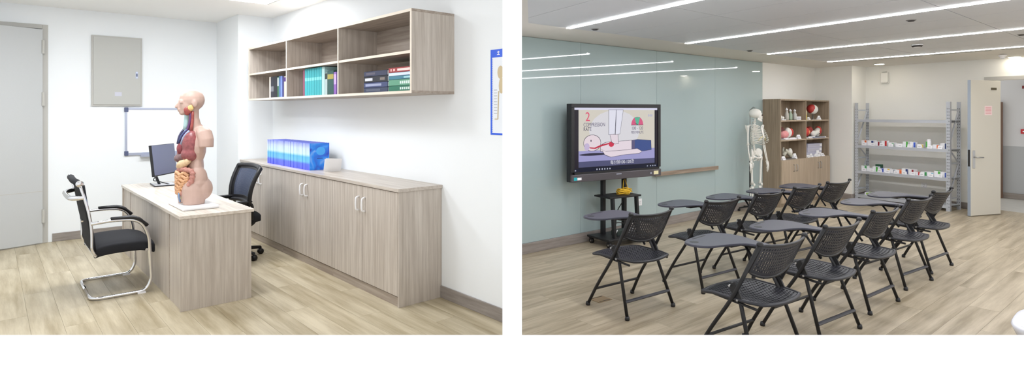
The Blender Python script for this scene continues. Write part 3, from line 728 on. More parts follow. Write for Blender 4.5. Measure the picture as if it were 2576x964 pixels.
# ============================================================ TRAINING ROOM
# folding chairs with writing tablets; local x = sideways, y = forward, origin between the rear feet
AC = AG-R(4)
def make_tablet_chair():
    t = empty('tablet_chair', (0, 0, 0))
    ux = .235
    yup = lambda z: (.775-z)*.50
    for s in (-1, 1):
        MB().tube(fillet([(s*ux, yup(.79), .79), (s*ux, yup(.44), .44), (s*(ux+.01), .33, .2), (s*(ux+.025), .43, .012)], .2, 6), .0125, 8).build('front_leg', 'blackm', t, smooth=True)
        MB().tube([(s*(ux-.025), .20, .52), (s*(ux-.022), .13, .40), (s*(ux+.03), 0, .012)], .0125, 8).build('rear_leg', 'blackm', t, smooth=True)
        for fx, fy in ((s*(ux+.025), .43), (s*(ux+.03), 0)): MB().lathe([(.017, 0), (.019, .01), (.015, .03)], 8, (fx, fy, 0)).build('foot_cap', 'black', t, smooth=True)
        MB().tube([(s*(ux-.015), .02, .40), (s*(ux-.015), .36, .425)], .009, 6).build('seat_rail', 'blackm', t)
        MB().lathe([(.018, 0), (.02, .01), (.012, .022)], 8, (s*ux, yup(.79)-.002, .785)).build('top_cap', 'black', t, smooth=True)
        MB().obox((s*(ux-.012), .16, .47), (.012, .05, .11), (R(-28), 0, 0)).build('pivot_plate', 'blackm', t)
        for (yy, zz) in ((.19, .505), (.135, .43)): MB().tube([(s*(ux-.004), yy, zz), (s*(ux+.012), yy, zz)], .007, 8).build('pivot_bolt', 'steel', t)
    MB().tube([(-ux-.012, .355, .15), (ux+.012, .355, .15)], .010, 8).build('front_crossbar', 'blackm', t)
    MB().tube([(-ux-.018, .035, .125), (ux+.018, .035, .125)], .016, 8, flat=.7).build('rear_crossbar', mat('grey_crossbar', (58, 58, 64), .45), t)
    def bfn(u, v):
        a = 2*u-1; zt = .785-.012*(1-a*a); zb = .615-.06*(1-abs(a)**2.2); z = zb+(zt-zb)*v
        return (ux*.97*a, yup(z)-.045*(1-a*a)-.004, z)
    MB().perf(bfn, 22, 10, .008, (0, -.9, .3), .56, .66, 1).build('backrest', 'seatplastic', t)
    rim = [bfn(i/16, 0) for i in range(17)]+[bfn(1-i/16, 1) for i in range(17)]
    MB().tube([Vector(p)+Vector((0, -.005, 0)) for p in rim], .009, 6, closed=True).build('backrest_rim', 'black', t, smooth=True)
    def sfn(u, v):
        a = 2*u-1; hw = .225-.03*max(0, .25-v)*4*abs(a)
        y = .0+.40*v+.03*(1-a*a)*(1 if v > .5 else -1)*abs(2*v-1)
        z = .435-.022*(1-a*a)*math.sin(math.pi*min(1, .15+v))-.02*max(0, v-.8)*5*.6+.018*(1-v)*0
        return (hw*a, y, z)
    MB().perf(sfn, 20, 17, .010, (0, 0, -1), .52, .6, 1).build('seat', 'seatplastic', t)
    rim = [sfn(i/12, 0) for i in range(13)]+[sfn(1, i/10) for i in range(1, 10)]+[sfn(1-i/12, 1) for i in range(13)]+[sfn(0, 1-i/10) for i in range(1, 10)]
    MB().tube([Vector(p)+Vector((0, 0, -.006)) for p in rim], .012, 6, closed=True).build('seat_rim', 'seatplastic', t, smooth=True)
    # tablet with narrow neck on the sitter's right
    base = [(.20, .10), (.20, .24), (.17, .36), (.05, .405), (-.10, .43), (-.165, .49), (-.165, .60), (-.08, .655), (.12, .70), (.28, .70), (.345, .62), (.345, .5), (.30, .36), (.275, .22), (.275, .10)]
    poly = [(p.x, p.y) for p in fillet([(x, y, 0) for x, y in base]+[(base[0][0], base[0][1], 0)], .05, 4)][:-1]
    z0 = .665
    tb = MB().prism(poly, z0, z0+.016).build('writing_tablet', 'tablet', t, bevel=.004)
    MB().lathe([(.030, 0), (.030, .0012)], 16, (-.09, .575, z0+.0155)).build('cup_recess', 'black', tb)
    MB().obox((.06, .655, z0+.0162), (.17, .014, .0012), (0, 0, R(10))).build('pen_groove', 'black', tb)
    MB().tube(fillet([(ux, yup(.6), .60), (ux+.0, .16, .645), (ux, .30, .652), (ux-.02, .5, .655)], .06, 5), .012, 8).build('tablet_arm', 'blackm', t, smooth=True)
    MB().tube([(ux-.01, .40, .65), (ux-.02, .25, .46)], .009, 8).build('tablet_strut', 'blackm', t, smooth=True)
    MB().box(.13, .24, .44, .50, z0-.028, z0).build('tablet_hinge', 'blackm', t, bevel=.004)
    return t
rear = {'R': [(1.70, 3.56), (2.36, 4.085), (3.04, 4.675), (3.74, 5.28), (4.33, 5.80)], 'L': [(1.117, 4.527), (1.90, 5.16), (2.52, 5.62), (3.11, 6.07), (3.68, 6.50)]}
ordn = ['nearest the camera', 'second', 'third', 'fourth', 'last']
proto = make_tablet_chair(); firstc = True
for row in ('R', 'L'):
    for i, (x, y) in enumerate(rear[row]):
        o = proto if firstc else copy_tree(proto); firstc = False
        sh = -.09 if row == 'R' else -.05
        o.location = (x+GD[0]*sh, y+GD[1]*sh, 0); o.rotation_euler = (0, 0, AC+R(random.uniform(-2, 2)))
        if row == 'R':
            lb = ['black folding tablet chair, nearest of all, its feet hidden by the low white wall', 'black folding tablet chair of the back row, second from the low white wall', 'black folding tablet chair in the middle of the back row', 'black folding tablet chair of the back row, second from its rack end', 'black folding tablet chair at the end of the back row towards the metal rack'][i]
        else:
            lb = ['black folding chair with writing tablet standing alone in front of the display trolley', 'black folding tablet chair of the front row, next after the one at the display', 'black folding tablet chair in the middle of the front row', 'black folding tablet chair of the front row, second from the bookcase', 'black folding tablet chair at the bookcase end of the front row'][i]
        tag(o, lb, 'chair', 'folding tablet chairs in two rows')

# interactive display
AT = R(32.4); TC = (1.255, 6.90)
t = empty('display_screen', (TC[0], TC[1], .77), AT, 'large interactive display showing a first aid cartoon beside the glass wall', 'display')
TW, TH = 1.42, .89
MB().box(-TW/2, TW/2, 0, .07, 0, TH).build('housing', 'black', t, bevel=.006)
fb = MB().box(-TW/2, TW/2, -.022, 0, TH-.045, TH).box(-TW/2, -TW/2+.045, -.022, 0, .11, TH-.045).box(TW/2-.045, TW/2, -.022, 0, .11, TH-.045).build('bezel', 'black', t, bevel=.004)
bb = MB().box(-TW/2, TW/2, -.028, 0, 0, .085).build('speaker_bar', mat('gunmetal', (96, 92, 96), .4, .5), t, bevel=.006)
MB().box(-TW/2+.045, TW/2-.045, -.022, 0, .085, .11).build('lower_bezel', 'black', t)
MB().box(-TW/2+.03, -TW/2+.075, -.029, -.028, .02, .055).build('teal_sticker', mat('teal_sticker', (30, 170, 180), .5), bb); MB().box(-TW/2+.08, -TW/2+.14, -.029, -.028, .022, .05).build('white_sticker', 'paper', bb)
MB().box(TW/2-.13, TW/2-.05, -.029, -.028, .02, .065).build('energy_label', mat('energy_label', (236, 226, 180), .5), bb); MB().box(TW/2-.19, TW/2-.165, -.029, -.028, .03, .05).build('sensor', 'alu', bb)
MB().box(-.04, .04, -.029, -.028, .055, .066).build('maker_plate', 'alu', bb)
SX, SW, SZb, SH = -TW/2+.045, TW-.09, .11, TH-.045-.11
def em(name, c, e=.85): return mat('screen_'+name, c, .2, emit=e, spec=.2)
def setem(m_, c):
    b_ = m_.node_tree.nodes['Principled BSDF']; b_.inputs['Base Color'].default_value = (0.01, .01, .01, 1); return m_
sc = MB().box(SX, SX+SW, -.004, 0, SZb, SZb+SH).build('screen', setem(em('dark', (24, 26, 44)), 0), t)
LAY = [0]
def sp(name, poly, col, parent=sc):
    LAY[0] += 1; y = -.004-.00012*LAY[0]
    c = setem(em('%d_%d_%d' % col, col), col)
    m4 = Matrix.Translation((0, y, 0)) @ Matrix.Rotation(R(90), 4, 'X')
    return MB().prism([(SX+u*SW, SZb+(1-v)*SH) for u, v in poly], 0, .0001, m4).build(name, c, parent)
def rect(u0, u1, v0, v1): return [(u0, v0), (u1, v0), (u1, v1), (u0, v1)]
def oval(u, v, a, b, n=20, a0=0, a1=360): return [(u+a*math.cos(R(a0+(a1-a0)*i/n)), v-b*math.sin(R(a0+(a1-a0)*i/n))) for i in range(n+(0 if a1-a0 == 360 else 1))]
sp('window_bar', rect(0, 1, 0, .035), (226, 226, 248))
sp('cartoon_wall', rect(.05, .965, .035, .70), (222, 216, 204))
sp('cartoon_glow', oval(.47, .37, .3, .33), (228, 226, 232))
sp('cartoon_floor', rect(.05, .965, .675, .85), (166, 164, 214))
sp('cartoon_front', [(.05, .84), (.965, .845), (.965, .93), (.05, .93)], (84, 86, 122))
sp('mat_shadow', oval(.22, .735, .16, .02), (46, 44, 66))
ink = (60, 56, 80)
def outlined(nm, poly, col, g=.004):
    cx, cy = sum(p[0] for p in poly)/len(poly), sum(p[1] for p in poly)/len(poly)
    sp(nm+'_outline', [(cx+(x-cx)*(1+g/max(.02, abs(x-cx))) if abs(x-cx) > .001 else x, cy+(y-cy)*(1+g*1.4/max(.02, abs(y-cy))) if abs(y-cy) > .001 else y) for x, y in poly], ink); sp(nm, poly, col)
outlined('cartoon_trousers', [(.67, .54), (.75, .525), (.915, .55), (.92, .70), (.82, .715), (.67, .70)], (62, 84, 146))
sp('trouser_shade', [(.67, .54), (.71, .53), (.71, .70), (.67, .70)], (96, 92, 130))
outlined('cartoon_torso', [(.30, .60), (.36, .555), (.5, .545), (.67, .535), (.67, .70), (.4, .73), (.30, .69)], (240, 226, 236))
outlined('cartoon_head', oval(.205, .555, .095, .125, 18), (240, 224, 232))
sp('cartoon_cap', oval(.145, .615, .03, .06), (206, 190, 224))
outlined('cartoon_arm', [(.31, .66), (.36, .70), (.62, .69), (.74, .675), (.80, .725), (.76, .755), (.6, .76), (.42, .79), (.35, .75)], (240, 226, 236))
sp('airway', [(.17, .62), (.23, .63), (.30, .59), (.42, .555), (.42, .575), (.31, .615), (.24, .65), (.18, .64)], (200, 50, 76))
sp('cartoon_heart', oval(.425, .585, .033, .045, 9), (214, 52, 84))
outlined('cartoon_hand', [(.41, .43), (.50, .43), (.505, .52), (.51, .57), (.47, .585), (.43, .55)], (238, 224, 234))
outlined('cartoon_sleeve', [(.395, .035), (.48, .035), (.465, .42), (.395, .43)], (236, 236, 250)); outlined('cartoon_sleeve', [(.485, .035), (.565, .035), (.525, .42), (.475, .43)], (236, 236, 250))
sp('cartoon_eye', oval(.19, .52, .006, .018, 8), ink)
sp('gauge_disc', oval(.74, .28, .075, .135, 18, 0, 180), (224, 96, 138)); sp('gauge_wedge', [(.705, .155), (.775, .15), (.752, .28), (.73, .28)], (92, 192, 160)); sp('gauge_needle', [(.69, .235), (.745, .27), (.742, .28)], ink); sp('gauge_line', rect(.663, .817, .28, .288), ink)
def stx(body, u, v, hgt, col, align='LEFT', xs=1.0):
    LAY[0] += 1; y = -.0045-.00012*LAY[0]
    text_mesh('screen_lettering', body, hgt*SH, setem(em('t%d_%d_%d' % col, col), col), sc, (SX+u*SW, y, SZb+(1-v)*SH), (R(90), 0, 0), align, xs)
stx('2', .125, .21, .20, (232, 84, 120)); stx('COMPRESSION', .105, .295, .085, (110, 104, 130), xs=.78); stx('RATE', .105, .365, .085, (90, 84, 112), xs=.8)
stx('100 - 120', .74, .36, .075, (110, 104, 130), 'CENTER', .9); stx('PER MINUTE', .74, .425, .06, (110, 104, 130), 'CENTER', .85)
stx('每分钟100-120次', .555, .905, .075, (236, 236, 246), 'CENTER', .95)
for i, u in enumerate((.885, .905, .925)): sp('corner_mark', oval(u, .125, .009, .022, 10), (196, 194, 214))
sp('taskbar', rect(0, 1, .945, 1), (20, 24, 46))
for i in range(6): sp('taskbar_icon', rect(.25+.03*i, .262+.03*i, .962, .985), (206, 210, 226))
for u in (.01, .86, .9, .93, .96): sp('taskbar_icon', rect(u, u+.014, .965, .982), (180, 186, 206))
for u in (.0, .97): sp('black_side', rect(u, u+.03 if u > .5 else .05, .035, .945), (34, 28, 40))

# trolley under the display
t = empty('display_trolley', (TC[0]-GD[0]*.02, TC[1]+.14, 0), AT, 'black wheeled trolley with two posts carrying the interactive display', 'trolley')
for x in (-.17, .17):
    MB().box(x-.022, x+.022, -.02, .03, .1, 1.25).build('post', 'blackm', t, bevel=.003)
    MB().box(x-.03, x+.03, -.046, -.02, .95, 1.25).build('display_bracket', 'blackm', t)
MB().box(-.28, .22, -.24, .04, .555, .575).build('shelf', 'blackm', t, bevel=.004)
for x in (-.22, .16): MB().prism([(-.235, .555), (-.195, .555), (-.225, .1), (-.27, .1)], x-.016, x+.016, Matrix(((0, 0, 1, 0), (1, 0, 0, 0), (0, 1, 0, 0), (0, 0, 0, 1)))).build('shelf_leg', 'blackm', t)
MB().box(-.35, .35, -.30, .09, .075, .1).build('base_plate', 'blackm', t, bevel=.006)
for x in (-.31, .31):
    for y in (-.26, .05):
        c = MB().box(x-.02, x+.02, y-.02, y+.02, .055, .075).build('caster', 'blackm', t); MB().tube([(x-.014, y, .032), (x+.014, y, .032)], .032, 14).build('wheel', 'black', c, smooth=True)
        MB().tube([(x-.018, y, .032), (x+.018, y, .032)], .011, 8).build('hub', 'steel', c)
def tp(x, y, z): c_, s_ = math.cos(AT), math.sin(AT); return (TC[0]-GD[0]*.02+x*c_-y*s_, TC[1]+.14+x*s_+y*c_, z)
yc = mat('yellow_cable', (228, 184, 40), .5)
o = empty('cable_coil', tp(.06, -.10, .575), AT, 'bundle of yellow cable heaped on the trolley shelf', 'cable')
b = MB(); rr = random.Random(3)
for k in range(7):
    ph = rr.uniform(0, 6); a, b2, zz = rr.uniform(.06, .11), rr.uniform(.04, .08), .008+.009*k
    b.tube([(a*math.cos(ph+u)+rr.uniform(-.006, .006)+.01*k*.3, b2*math.sin(ph+u), zz+.006*math.sin(3*u)) for u in [i*2*math.pi/16 for i in range(16)]], .006, 6, closed=True)
b.tube([(.02, .03, .06), (.05, .05, .16), (.08, .06, .17), (.11, .04, .06), (.15, 0, .012)], .005, 6)
b.build('coil', yc, o, smooth=True)
o = empty('power_strip', tp(-.02, -.12, .1), AT+R(8), 'dark adapter box with white cables on the trolley base', 'adapter')
MB().box(-.1, .1, -.05, .05, 0, .06).build('box', mat('dark_green_box', (44, 56, 52), .5), o, bevel=.006)
MB().tube(fillet([(-.08, 0, .06), (-.12, 0, .13), (-.04, 0, .15), (.1, .02, .12)], .05), .006, 6).build('cable', 'blackm', o, smooth=True)
b = MB()
for i in range(4): b.tube([(.12+.03*i, -.03, .008), (.12+.03*i, -.03, .06)], .007, 6)
b.build('white_plug', 'whitep', o)
MB().tube(fillet([(-.15, -.05, .01), (-.14, -.08, .08), (-.1, -.05, .07)], .03), .006, 6).build('white_lead', 'whitep', o, smooth=True)
o = empty('power_cable', tp(.1, 0, .1), AT, 'black cable hanging from the trolley shelf', 'cable')
MB().tube(fillet([(.04, -.02, .45), (.02, -.02, .36), (-.08, -.03, .27), (-.1, -.02, .006)], .08), .006, 6).build('lead', 'blackm', o, smooth=True)

def gw(s, off, z): return (g0[0]+GD[0]*s+GN[0]*off, g0[1]+GD[1]*s+GN[1]*off, z)
o = empty('wall_socket', gw(gpar(1608), 0.0005, .33), AG, 'white power socket on the glass wall behind the trolley', 'socket')
MB().box(-.045, .045, -.012, 0, 0, .09).build('plate', 'whitep', o, bevel=.004)
for x, z in ((-.012, .05), (.012, .05), (0, .025)): MB().box(x-.003, x+.003, -.0125, -.012, z-.006, z+.006).build('slot', 'dark', o)
sA, sB = gpar(1640), gpar(1798)
o = empty('pen_ledge', gw(sA, 0, .70), AG, 'narrow brown wooden pen ledge fixed along the glass wall', 'ledge')
lw = wood('ledge_wood', (120, 104, 92), (168, 150, 132), (2, 30, 30), .45)
MB().box(0, sB-sA, -.06, 0, 0, .018).build('tray', lw, o); MB().box(0, sB-sA, -.065, -.055, 0, .055).build('front_lip', lw, o, bevel=.002)

# skeleton on a stand
SKA = R(-58)
t = empty('skeleton_model', (3.82, 9.06, 0), SKA, 'full-size white skeleton hanging on a stand beside the bookcase', 'model')
b = MB().ell((-.015, 0, 1.545), (.095, .07, .075)).ell((.05, 0, 1.50), (.045, .05, .06)).tube([(.02, -.05, 1.46), (.075, -.02, 1.425), (.075, .02, 1.425), (.02, .05, 1.46)], .014, 8).ell((.06, 0, 1.465), (.03, .03, .018))
sk = b.build('skull', 'bone', t, remesh=.007, sm_iter=2); sk.rotation_euler = (0, 0, R(32))
for s in (-1, 1): MB().ell((.088, s*.026, 1.515), (.012, .017, .017), 12, 8).build('eye_socket', mat('socket_shadow', (92, 82, 74), .8), sk, smooth=True)
MB().prism([(-.01, 0), (.01, 0), (0, .028)], 0, .008, Matrix.Translation((.088, 0, 1.475)) @ Matrix.Rotation(R(90), 4, 'Z') @ Matrix.Rotation(R(90), 4, 'X')).build('nose_opening', mat('socket_shadow', (92, 82, 74), .8), sk)
b = MB(); spine = [(-.02, 0, 1.46), (-.03, 0, 1.38), (-.06, 0, 1.25), (-.06, 0, 1.1), (-.03, 0, .98), (-.035, 0, .90)]
sp_ = fillet(spine, .08, 5); b.tube(sp_, .014, 8)
for p in [Vector(spine[0]).lerp(Vector(spine[-1]), i/20) for i in range(21)]:
    q = min(sp_, key=lambda v: abs(v.z-p.z)); b.ell(q, (.021, .024, .009), 10, 6); b.tube([(q.x-.01, 0, q.z), (q.x-.045, 0, q.z-.015)], .006, 5)
b.build('spine', 'bone', t, smooth=True)
b = MB()
for k in range(11):
    z = 1.345-.026*k; w_ = .075+.075*math.sin(min(1, .25+k/9)*math.pi/2)-(.012*max(0, k-7)); d = .07+.045*math.sin(min(1, .2+k/8)*math.pi/2)
    for s in (-1, 1):
        end = 2.75 if k < 7 else 2.75-.35*(k-6)
        b.tube([(-.055+d*(1-math.cos(u))*.95, s*w_*math.sin(u)**.8 if 0 < u < math.pi else 0, z-.05*math.sin(u*.55)) for u in [end*i/12 for i in range(13)]], .0062, 6)
b.build('ribs', 'bone', t, smooth=True); bpy.context.view_layer.update()
MB().sheet(lambda u, v: (.085+.045*v+.004, -.018+.036*u, 1.33-.17*v), 3, 6, .008, (1, 0, 0)).build('sternum', 'bone', t, smooth=True)
MB().tube([(.1, -.09, 1.13), (.115, -.05, 1.17), (.12, 0, 1.2), (.115, .05, 1.17), (.1, .09, 1.13)], .011, 6).build('rib_cartilage', mat('cartilage', (226, 216, 166), .5), t, smooth=True)
for s in (-1, 1):
    MB().tube([(.075, s*.015, 1.34), (.05, s*.1, 1.365), (-.01, s*.17, 1.36)], .008, 6).build('collarbone', 'bone', t, smooth=True)
    MB().prism([(s*.06, 1.33), (s*.16, 1.36), (s*.15, 1.30), (s*.085, 1.19)], 0, .01, Matrix.Translation((-.085, 0, 0)) @ Matrix(((0, 0, 1, 0), (1, 0, 0, 0), (0, 1, 0, 0), (0, 0, 0, 1)))).build('shoulder_blade', 'bone', t, bevel=.003)
    MB().tube([(-.015, s*.18, 1.355), (-.015, s*.185, 1.32), (-.01, s*.195, 1.1), (-.005, s*.195, 1.055)], [.025, .015, .012, .022], 10).build('upper_arm_bone', 'bone', t, smooth=True)
    fb_ = MB().tube([(0, s*.205, 1.05), (.02, s*.215, .93), (.045, s*.21, .81)], [.014, .008, .012], 8).tube([(-.012, s*.19, 1.06), (.01, s*.195, .93), (.045, s*.195, .81)], [.013, .007, .008], 8).build('forearm_bones', 'bone', t, smooth=True)
    b = MB().ell((.05, s*.2, .79), (.018, .024, .018), 10, 6)
    for f in range(5):
        y = s*(.2+(f-2)*.014); l = (.1, .15, .165, .155, .13)[f] if s > 0 else (.1, .15, .165, .155, .13)[f]
        b.tube([(.05+(.02 if f == 0 else 0), y, .785), (.06+(.02 if f == 0 else 0), y*1.02, .785-l*.5), (.055, y*1.02, .785-l)], [.008, .0055, .0045], 6)
    b.build('hand', 'bone', t, smooth=True)
    b = MB().tube([(-.01, s*.085, .865), (.0, s*.135, .855), (0, s*.12, .80), (.0, s*.105, .5), (.0, s*.095, .44)], [.022, .02, .017, .015, .03], 10)
    b.build('thigh_bone', 'bone', t, smooth=True); MB().ell((.035, s*.095, .435), (.012, .022, .024), 10, 6).build('kneecap', 'bone', t, smooth=True)
    MB().tube([(0, s*.095, .41), (0, s*.095, .36), (-.005, s*.09, .1), (-.005, s*.09, .06)], [.03, .015, .011, .02], 10).build('shin_bone', 'bone', t, smooth=True)
    MB().tube([(-.02, s*.122, .39), (-.02, s*.118, .2), (-.015, s*.11, .055)], [.01, .006, .01], 8).build('calf_bone', 'bone', t, smooth=True)
    b = MB().ell((-.04, s*.09, .035), (.03, .02, .022), 10, 6).ell((.01, s*.09, .045), (.035, .026, .02), 10, 6)
    for f in range(5): b.tube([(.03, s*(.072+f*.011), .045), (.085-.005*f, s*(.066+f*.014), .02), (.14-.012*f, s*(.062+f*.016), .012)], [.009, .006, .006], 6)
    b.build('foot', 'bone', t, smooth=True)
b = MB()
for s in (-1, 1):
    b.ell((-.02, s*.085, .93), (.022, .06, .07), rot=Quaternion((0, 0, 1), s*R(-40)) @ Quaternion((1, 0, 0), s*R(18))); b.ell((.0, s*.09, .865), (.035, .026, .035)); b.tube([(.03, s*.075, .87), (.045, s*.035, .85), (.045, 0, .845)], .014, 8); b.tube([(.0, s*.075, .85), (-.01, s*.055, .80), (.03, s*.025, .825)], .012, 8)
b.ell((-.05, 0, .91), (.025, .045, .06)); b.build('pelvis', 'bone', t, remesh=.008, sm_iter=1)
MB().tube([(-.11, 0, .05), (-.11, 0, 1.6), (-.05, 0, 1.64), (-.015, 0, 1.625)], .009, 8).tube([(-.11, 0, .9), (-.05, 0, .9)], .008, 6).build('stand_pole', 'steel', t)
MB().tube([(-.11, 0, .05), (-.11, 0, .8)], .012, 8).build('pole_sleeve', 'blackm', t)
for k in range(5):
    a = R(72*k+20); lg = MB().tube([(-.11, 0, .075), (-.11+.17*math.cos(a), .17*math.sin(a), .05)], .012, 6).build('stand_foot', 'blackm', t)
    MB().tube([(-.11+.17*math.cos(a), .17*math.sin(a)-.01, .02), (-.11+.17*math.cos(a), .17*math.sin(a)+.01, .02)], .02, 10).build('caster', 'blackm', lg)

# bookcase
BCW, BCD, BCH = 1.86, .30, 1.78
bo = along(g1, GN, .305)                      # front-left corner
BO = (bo[0]+.0, bo[1]+.0)
t = empty('bookcase', (BO[0], BO[1], 0), AG, 'tall brown bookcase with open bays above two pairs of doors', 'bookcase')
for x in (0, BCW-.022): MB().box(x, x+.022, 0, BCD, 0, BCH).build('side_panel', 'case', t, bevel=.001)
MB().box(BCW/2-.011, BCW/2+.011, .002, BCD-.01, .06, BCH-.022).build('divider', 'case', t)
MB().box(.022, BCW-.022, 0, BCD, BCH-.022, BCH).build('top_panel', 'case', t)
MB().box(.022, BCW-.022, BCD-.012, BCD-.002, .06, BCH-.022).build('back_panel', 'case', t)
MB().box(.022, BCW-.022, .015, .035, 0, .06).build('plinth', 'case', t)
shz = [.77, 1.105, 1.43]
for z in shz:
    for k in (0, 1):
        x0 = .022 if k == 0 else BCW/2+.011; x1 = BCW/2-.011 if k == 0 else BCW-.022
        o = MB().box(x0, x1, .004, BCD-.012, z-.022, z).build('shelf', 'case', t); MB().box(x0, x1, .002, .004, z-.022, z).build('edge_band', 'case_door', o)
for k in range(4):
    x0 = .004+k*(BCW-.008)/4
    d = MB().box(x0+.002, x0+(BCW-.008)/4-.002, -.018, 0, .065, shz[0]-.004).build('door', 'case_door', t, bevel=.001)
    hx = x0+(BCW-.008)/4-.05 if k % 2 == 0 else x0+.05
    MB().tube(fillet([(hx, -.018, .57), (hx, -.045, .575), (hx, -.045, .675), (hx, -.018, .68)], .015, 3), .006, 6).build('handle', 'steel', d, smooth=True)
def bt(name, x, y, z, label, cat, group=None, rz=0):
    p = rot2((x, y), AG); return empty(name, (BO[0]+p[0], BO[1]+p[1], z), AG+rz, label, cat, group)
def card(x, y, z, label, w_=.07, h=.05, dd=.03):
    o = bt('label_card', x, y, z, label, 'card', 'white label cards in the bookcase')
    MB().prism([(-dd, 0), (dd, 0), (.0, h)], -w_/2, w_/2, Matrix(((0, 0, 1, 0), (1, 0, 0, 0), (0, 1, 0, 0), (0, 0, 0, 1)))).build('tent', 'paper', o)
    MB().obox((0, -dd*.5-.0012, h*.5), (w_*.6, .001, h*.3), (R(-31)+R(0), 0, 0)).build('print', mat('grey_print', (200, 200, 206), .6), o); return o
h1, h2 = BCW/2, BCW/2
z1, z2, z3 = shz[2], shz[1], shz[0]
o = bt('tooth_model', .10+.11, .09, z1, 'small white tooth model at the left of the top left bay', 'model')
MB().box(-.07, .07, -.05, .05, 0, .015).build('base', 'whitep', o); MB().ell((-.03, 0, .05), (.03, .025, .035), 10, 8).ell((.035, -.01, .04), (.03, .025, .026), 10, 8).tube([(-.045, 0, .015), (-.04, 0, .05)], .01, 6).tube([(-.015, 0, .015), (-.02, 0, .05)], .01, 6).build('tooth', 'bone', o, smooth=True)
for i, (x, hh) in enumerate(((.29, .21), (.42, .19), (.58, .19))):
    o = bt('model_bottle', x+.11, .09, z1, ['tall slim grey bottle model, left of three in the top left bay', 'green-based bottle model, middle of three in the top left bay', 'grey bottle model, right of three in the top left bay'][i], 'bottle', 'three bottle models in the bookcase')
    MB().lathe([(.034, 0), (.036, .02), (.036, hh*.5), (.02, hh*.66), (.018, hh*.78)], 14).build('bottle_body', mat('bottle_glass_%d' % i, [(190, 186, 176), (150, 168, 146), (186, 186, 180)][i], .3), o, smooth=True)
    MB().lathe([(.021, hh*.78), (.021, hh*.9), (.008, hh*.93), (.007, hh)], 12).build('cap', 'whitep', o, smooth=True)
o = bt('white_box', .66+.11, .09, z1, 'low white box at the right of the top left bay', 'box'); MB().box(-.09, .06, -.05, .05, 0, .06).build('carton', 'whitep', o, bevel=.003); MB().box(-.08, .05, -.051, -.05, .015, .045).build('print', mat('grey_print', (200, 200, 206), .6), o)
o = bt('yellow_bottle', h1+.09+.04, .09, z1, 'clear bottle with yellow liquid and orange tip in the top right bay', 'bottle')
MB().lathe([(.04, 0), (.042, .01), (.042, .09)], 14).build('liquid', mat('yellow_liquid', (234, 206, 40), .3), o, smooth=True); MB().lathe([(.042, .09), (.042, .16), (.022, .185)], 14).build('upper_glass', mat('pale_yellow_glass', (236, 226, 178), .25), o, smooth=True); MB().lathe([(.012, .185), (.01, .22), (.004, .235)], 8).build('tip', mat('orange_tip', (222, 120, 60), .5), o, smooth=True)
card(h1+.22+.02, .07, z1, 'white tent card beside the yellow bottle')
o = bt('eye_model', h1+.42+.04, .09, z1, 'red and white eyeball model on a small stand in the top right bay', 'model')
MB().lathe([(.06, 0), (.06, .012), (.012, .016), (.010, .11)], 14).build('stand', 'steel', o, smooth=True)
MB().ell((0, 0, .185), .088, 18, 12).build('eyeball', 'bone', o, smooth=True)
MB().ell((-.03, .01, .195), (.075, .08, .082), 16, 10).build('muscle', mat('eye_red', (186, 58, 54), .4, noise=.15, nscale=30), o, smooth=True)
MB().ell((.055, -.066, .19), (.02, .014, .022), 12, 8).build('iris', mat('eye_iris', (70, 66, 78), .2), o, smooth=True)
card(h1+.62+.02, .06, z1, 'white tent card right of the eyeball model', .08, .07)
card(h1+.50+.02, .03, z1, 'flat white card in front of the eyeball model', .09, .015)
pk = mat('model_pink', (226, 150, 150), .4, noise=.12, nscale=30); rd = mat('model_red', (196, 60, 54), .4, noise=.12, nscale=30)
o = bt('organ_model', .26+.11, .09, z2, 'pink and red head section model lying in the middle left bay', 'model')
MB().box(-.2, .2, -.09, .09, 0, .018).build('base', 'whitep', o); MB().ell((-.09, 0, .085), (.12, .08, .068)).build('pink_lobe', pk, o, smooth=True); MB().ell((.06, 0, .11), (.07, .07, .085)).ell((.02, -.02, .14), (.05, .05, .06)).build('white_shell', 'bone', o, smooth=True); MB().ell((.125, -.01, .115), (.055, .06, .075)).build('red_lobe', rd, o, smooth=True); MB().ell((-.12, .02, .15), (.06, .05, .06)).build('dark_lobe', mat('model_maroon', (98, 40, 40), .4), o, smooth=True)
card(.17+.08, .03, z2, 'white flat card under the pink model, left one', .16, .03, .02); card(.40+.08, .03, z2, 'white flat card under the pink model, right one', .2, .03, .02); card(.68+.08, .06, z2, 'white tent card alone at the right of the middle left bay', .11, .07)
o = bt('heart_model', h1+.11+.04, .09, z2, 'round red and orange organ model at the left of the middle right bay', 'model')
MB().lathe([(.05, 0), (.05, .012), (.02, .018), (.02, .03)], 12).build('base', 'whitep', o); MB().ell((0, 0, .11), (.095, .08, .088)).build('red_ball', rd, o, smooth=True); MB().ell((.01, -.03, .11), (.05, .056, .05)).build('orange_core', mat('model_orange', (230, 150, 96), .4), o, smooth=True)
o = bt('ear_model', h1+.44+.04, .09, z2, 'white and red ear model lying in the middle right bay', 'model')
MB().box(-.2, .25, -.1, .1, 0, .018).build('base', mat('blue_grey_base', (150, 156, 176), .4), o); MB().ell((-.1, .03, .13), (.1, .06, .075)).build('dark_red_lobe', mat('model_deep_red', (150, 50, 46), .4), o, smooth=True); MB().ell((-.06, -.03, .075), (.08, .05, .055)).tube([(-.09, -.04, .06), (.04, -.04, .1), (.12, -.03, .15)], [.03, .05, .04], 10).ell((.1, -.02, .08), (.07, .05, .06)).build('bone_shell', 'bone', o, smooth=True); MB().ell((.2, 0, .12), (.06, .06, .085)).build('red_lobe', rd, o, smooth=True); MB().ell((.08, -.07, .075), (.014, .01, .016), 8, 6).build('ear_canal', 'dark', o, smooth=True)
card(h1+.26+.02, .03, z2, 'white flat card under the ear model, left one', .26, .03, .02); card(h1+.70+.02, .03, z2, 'long white flat card at the right of the middle right bay', .26, .02, .02)
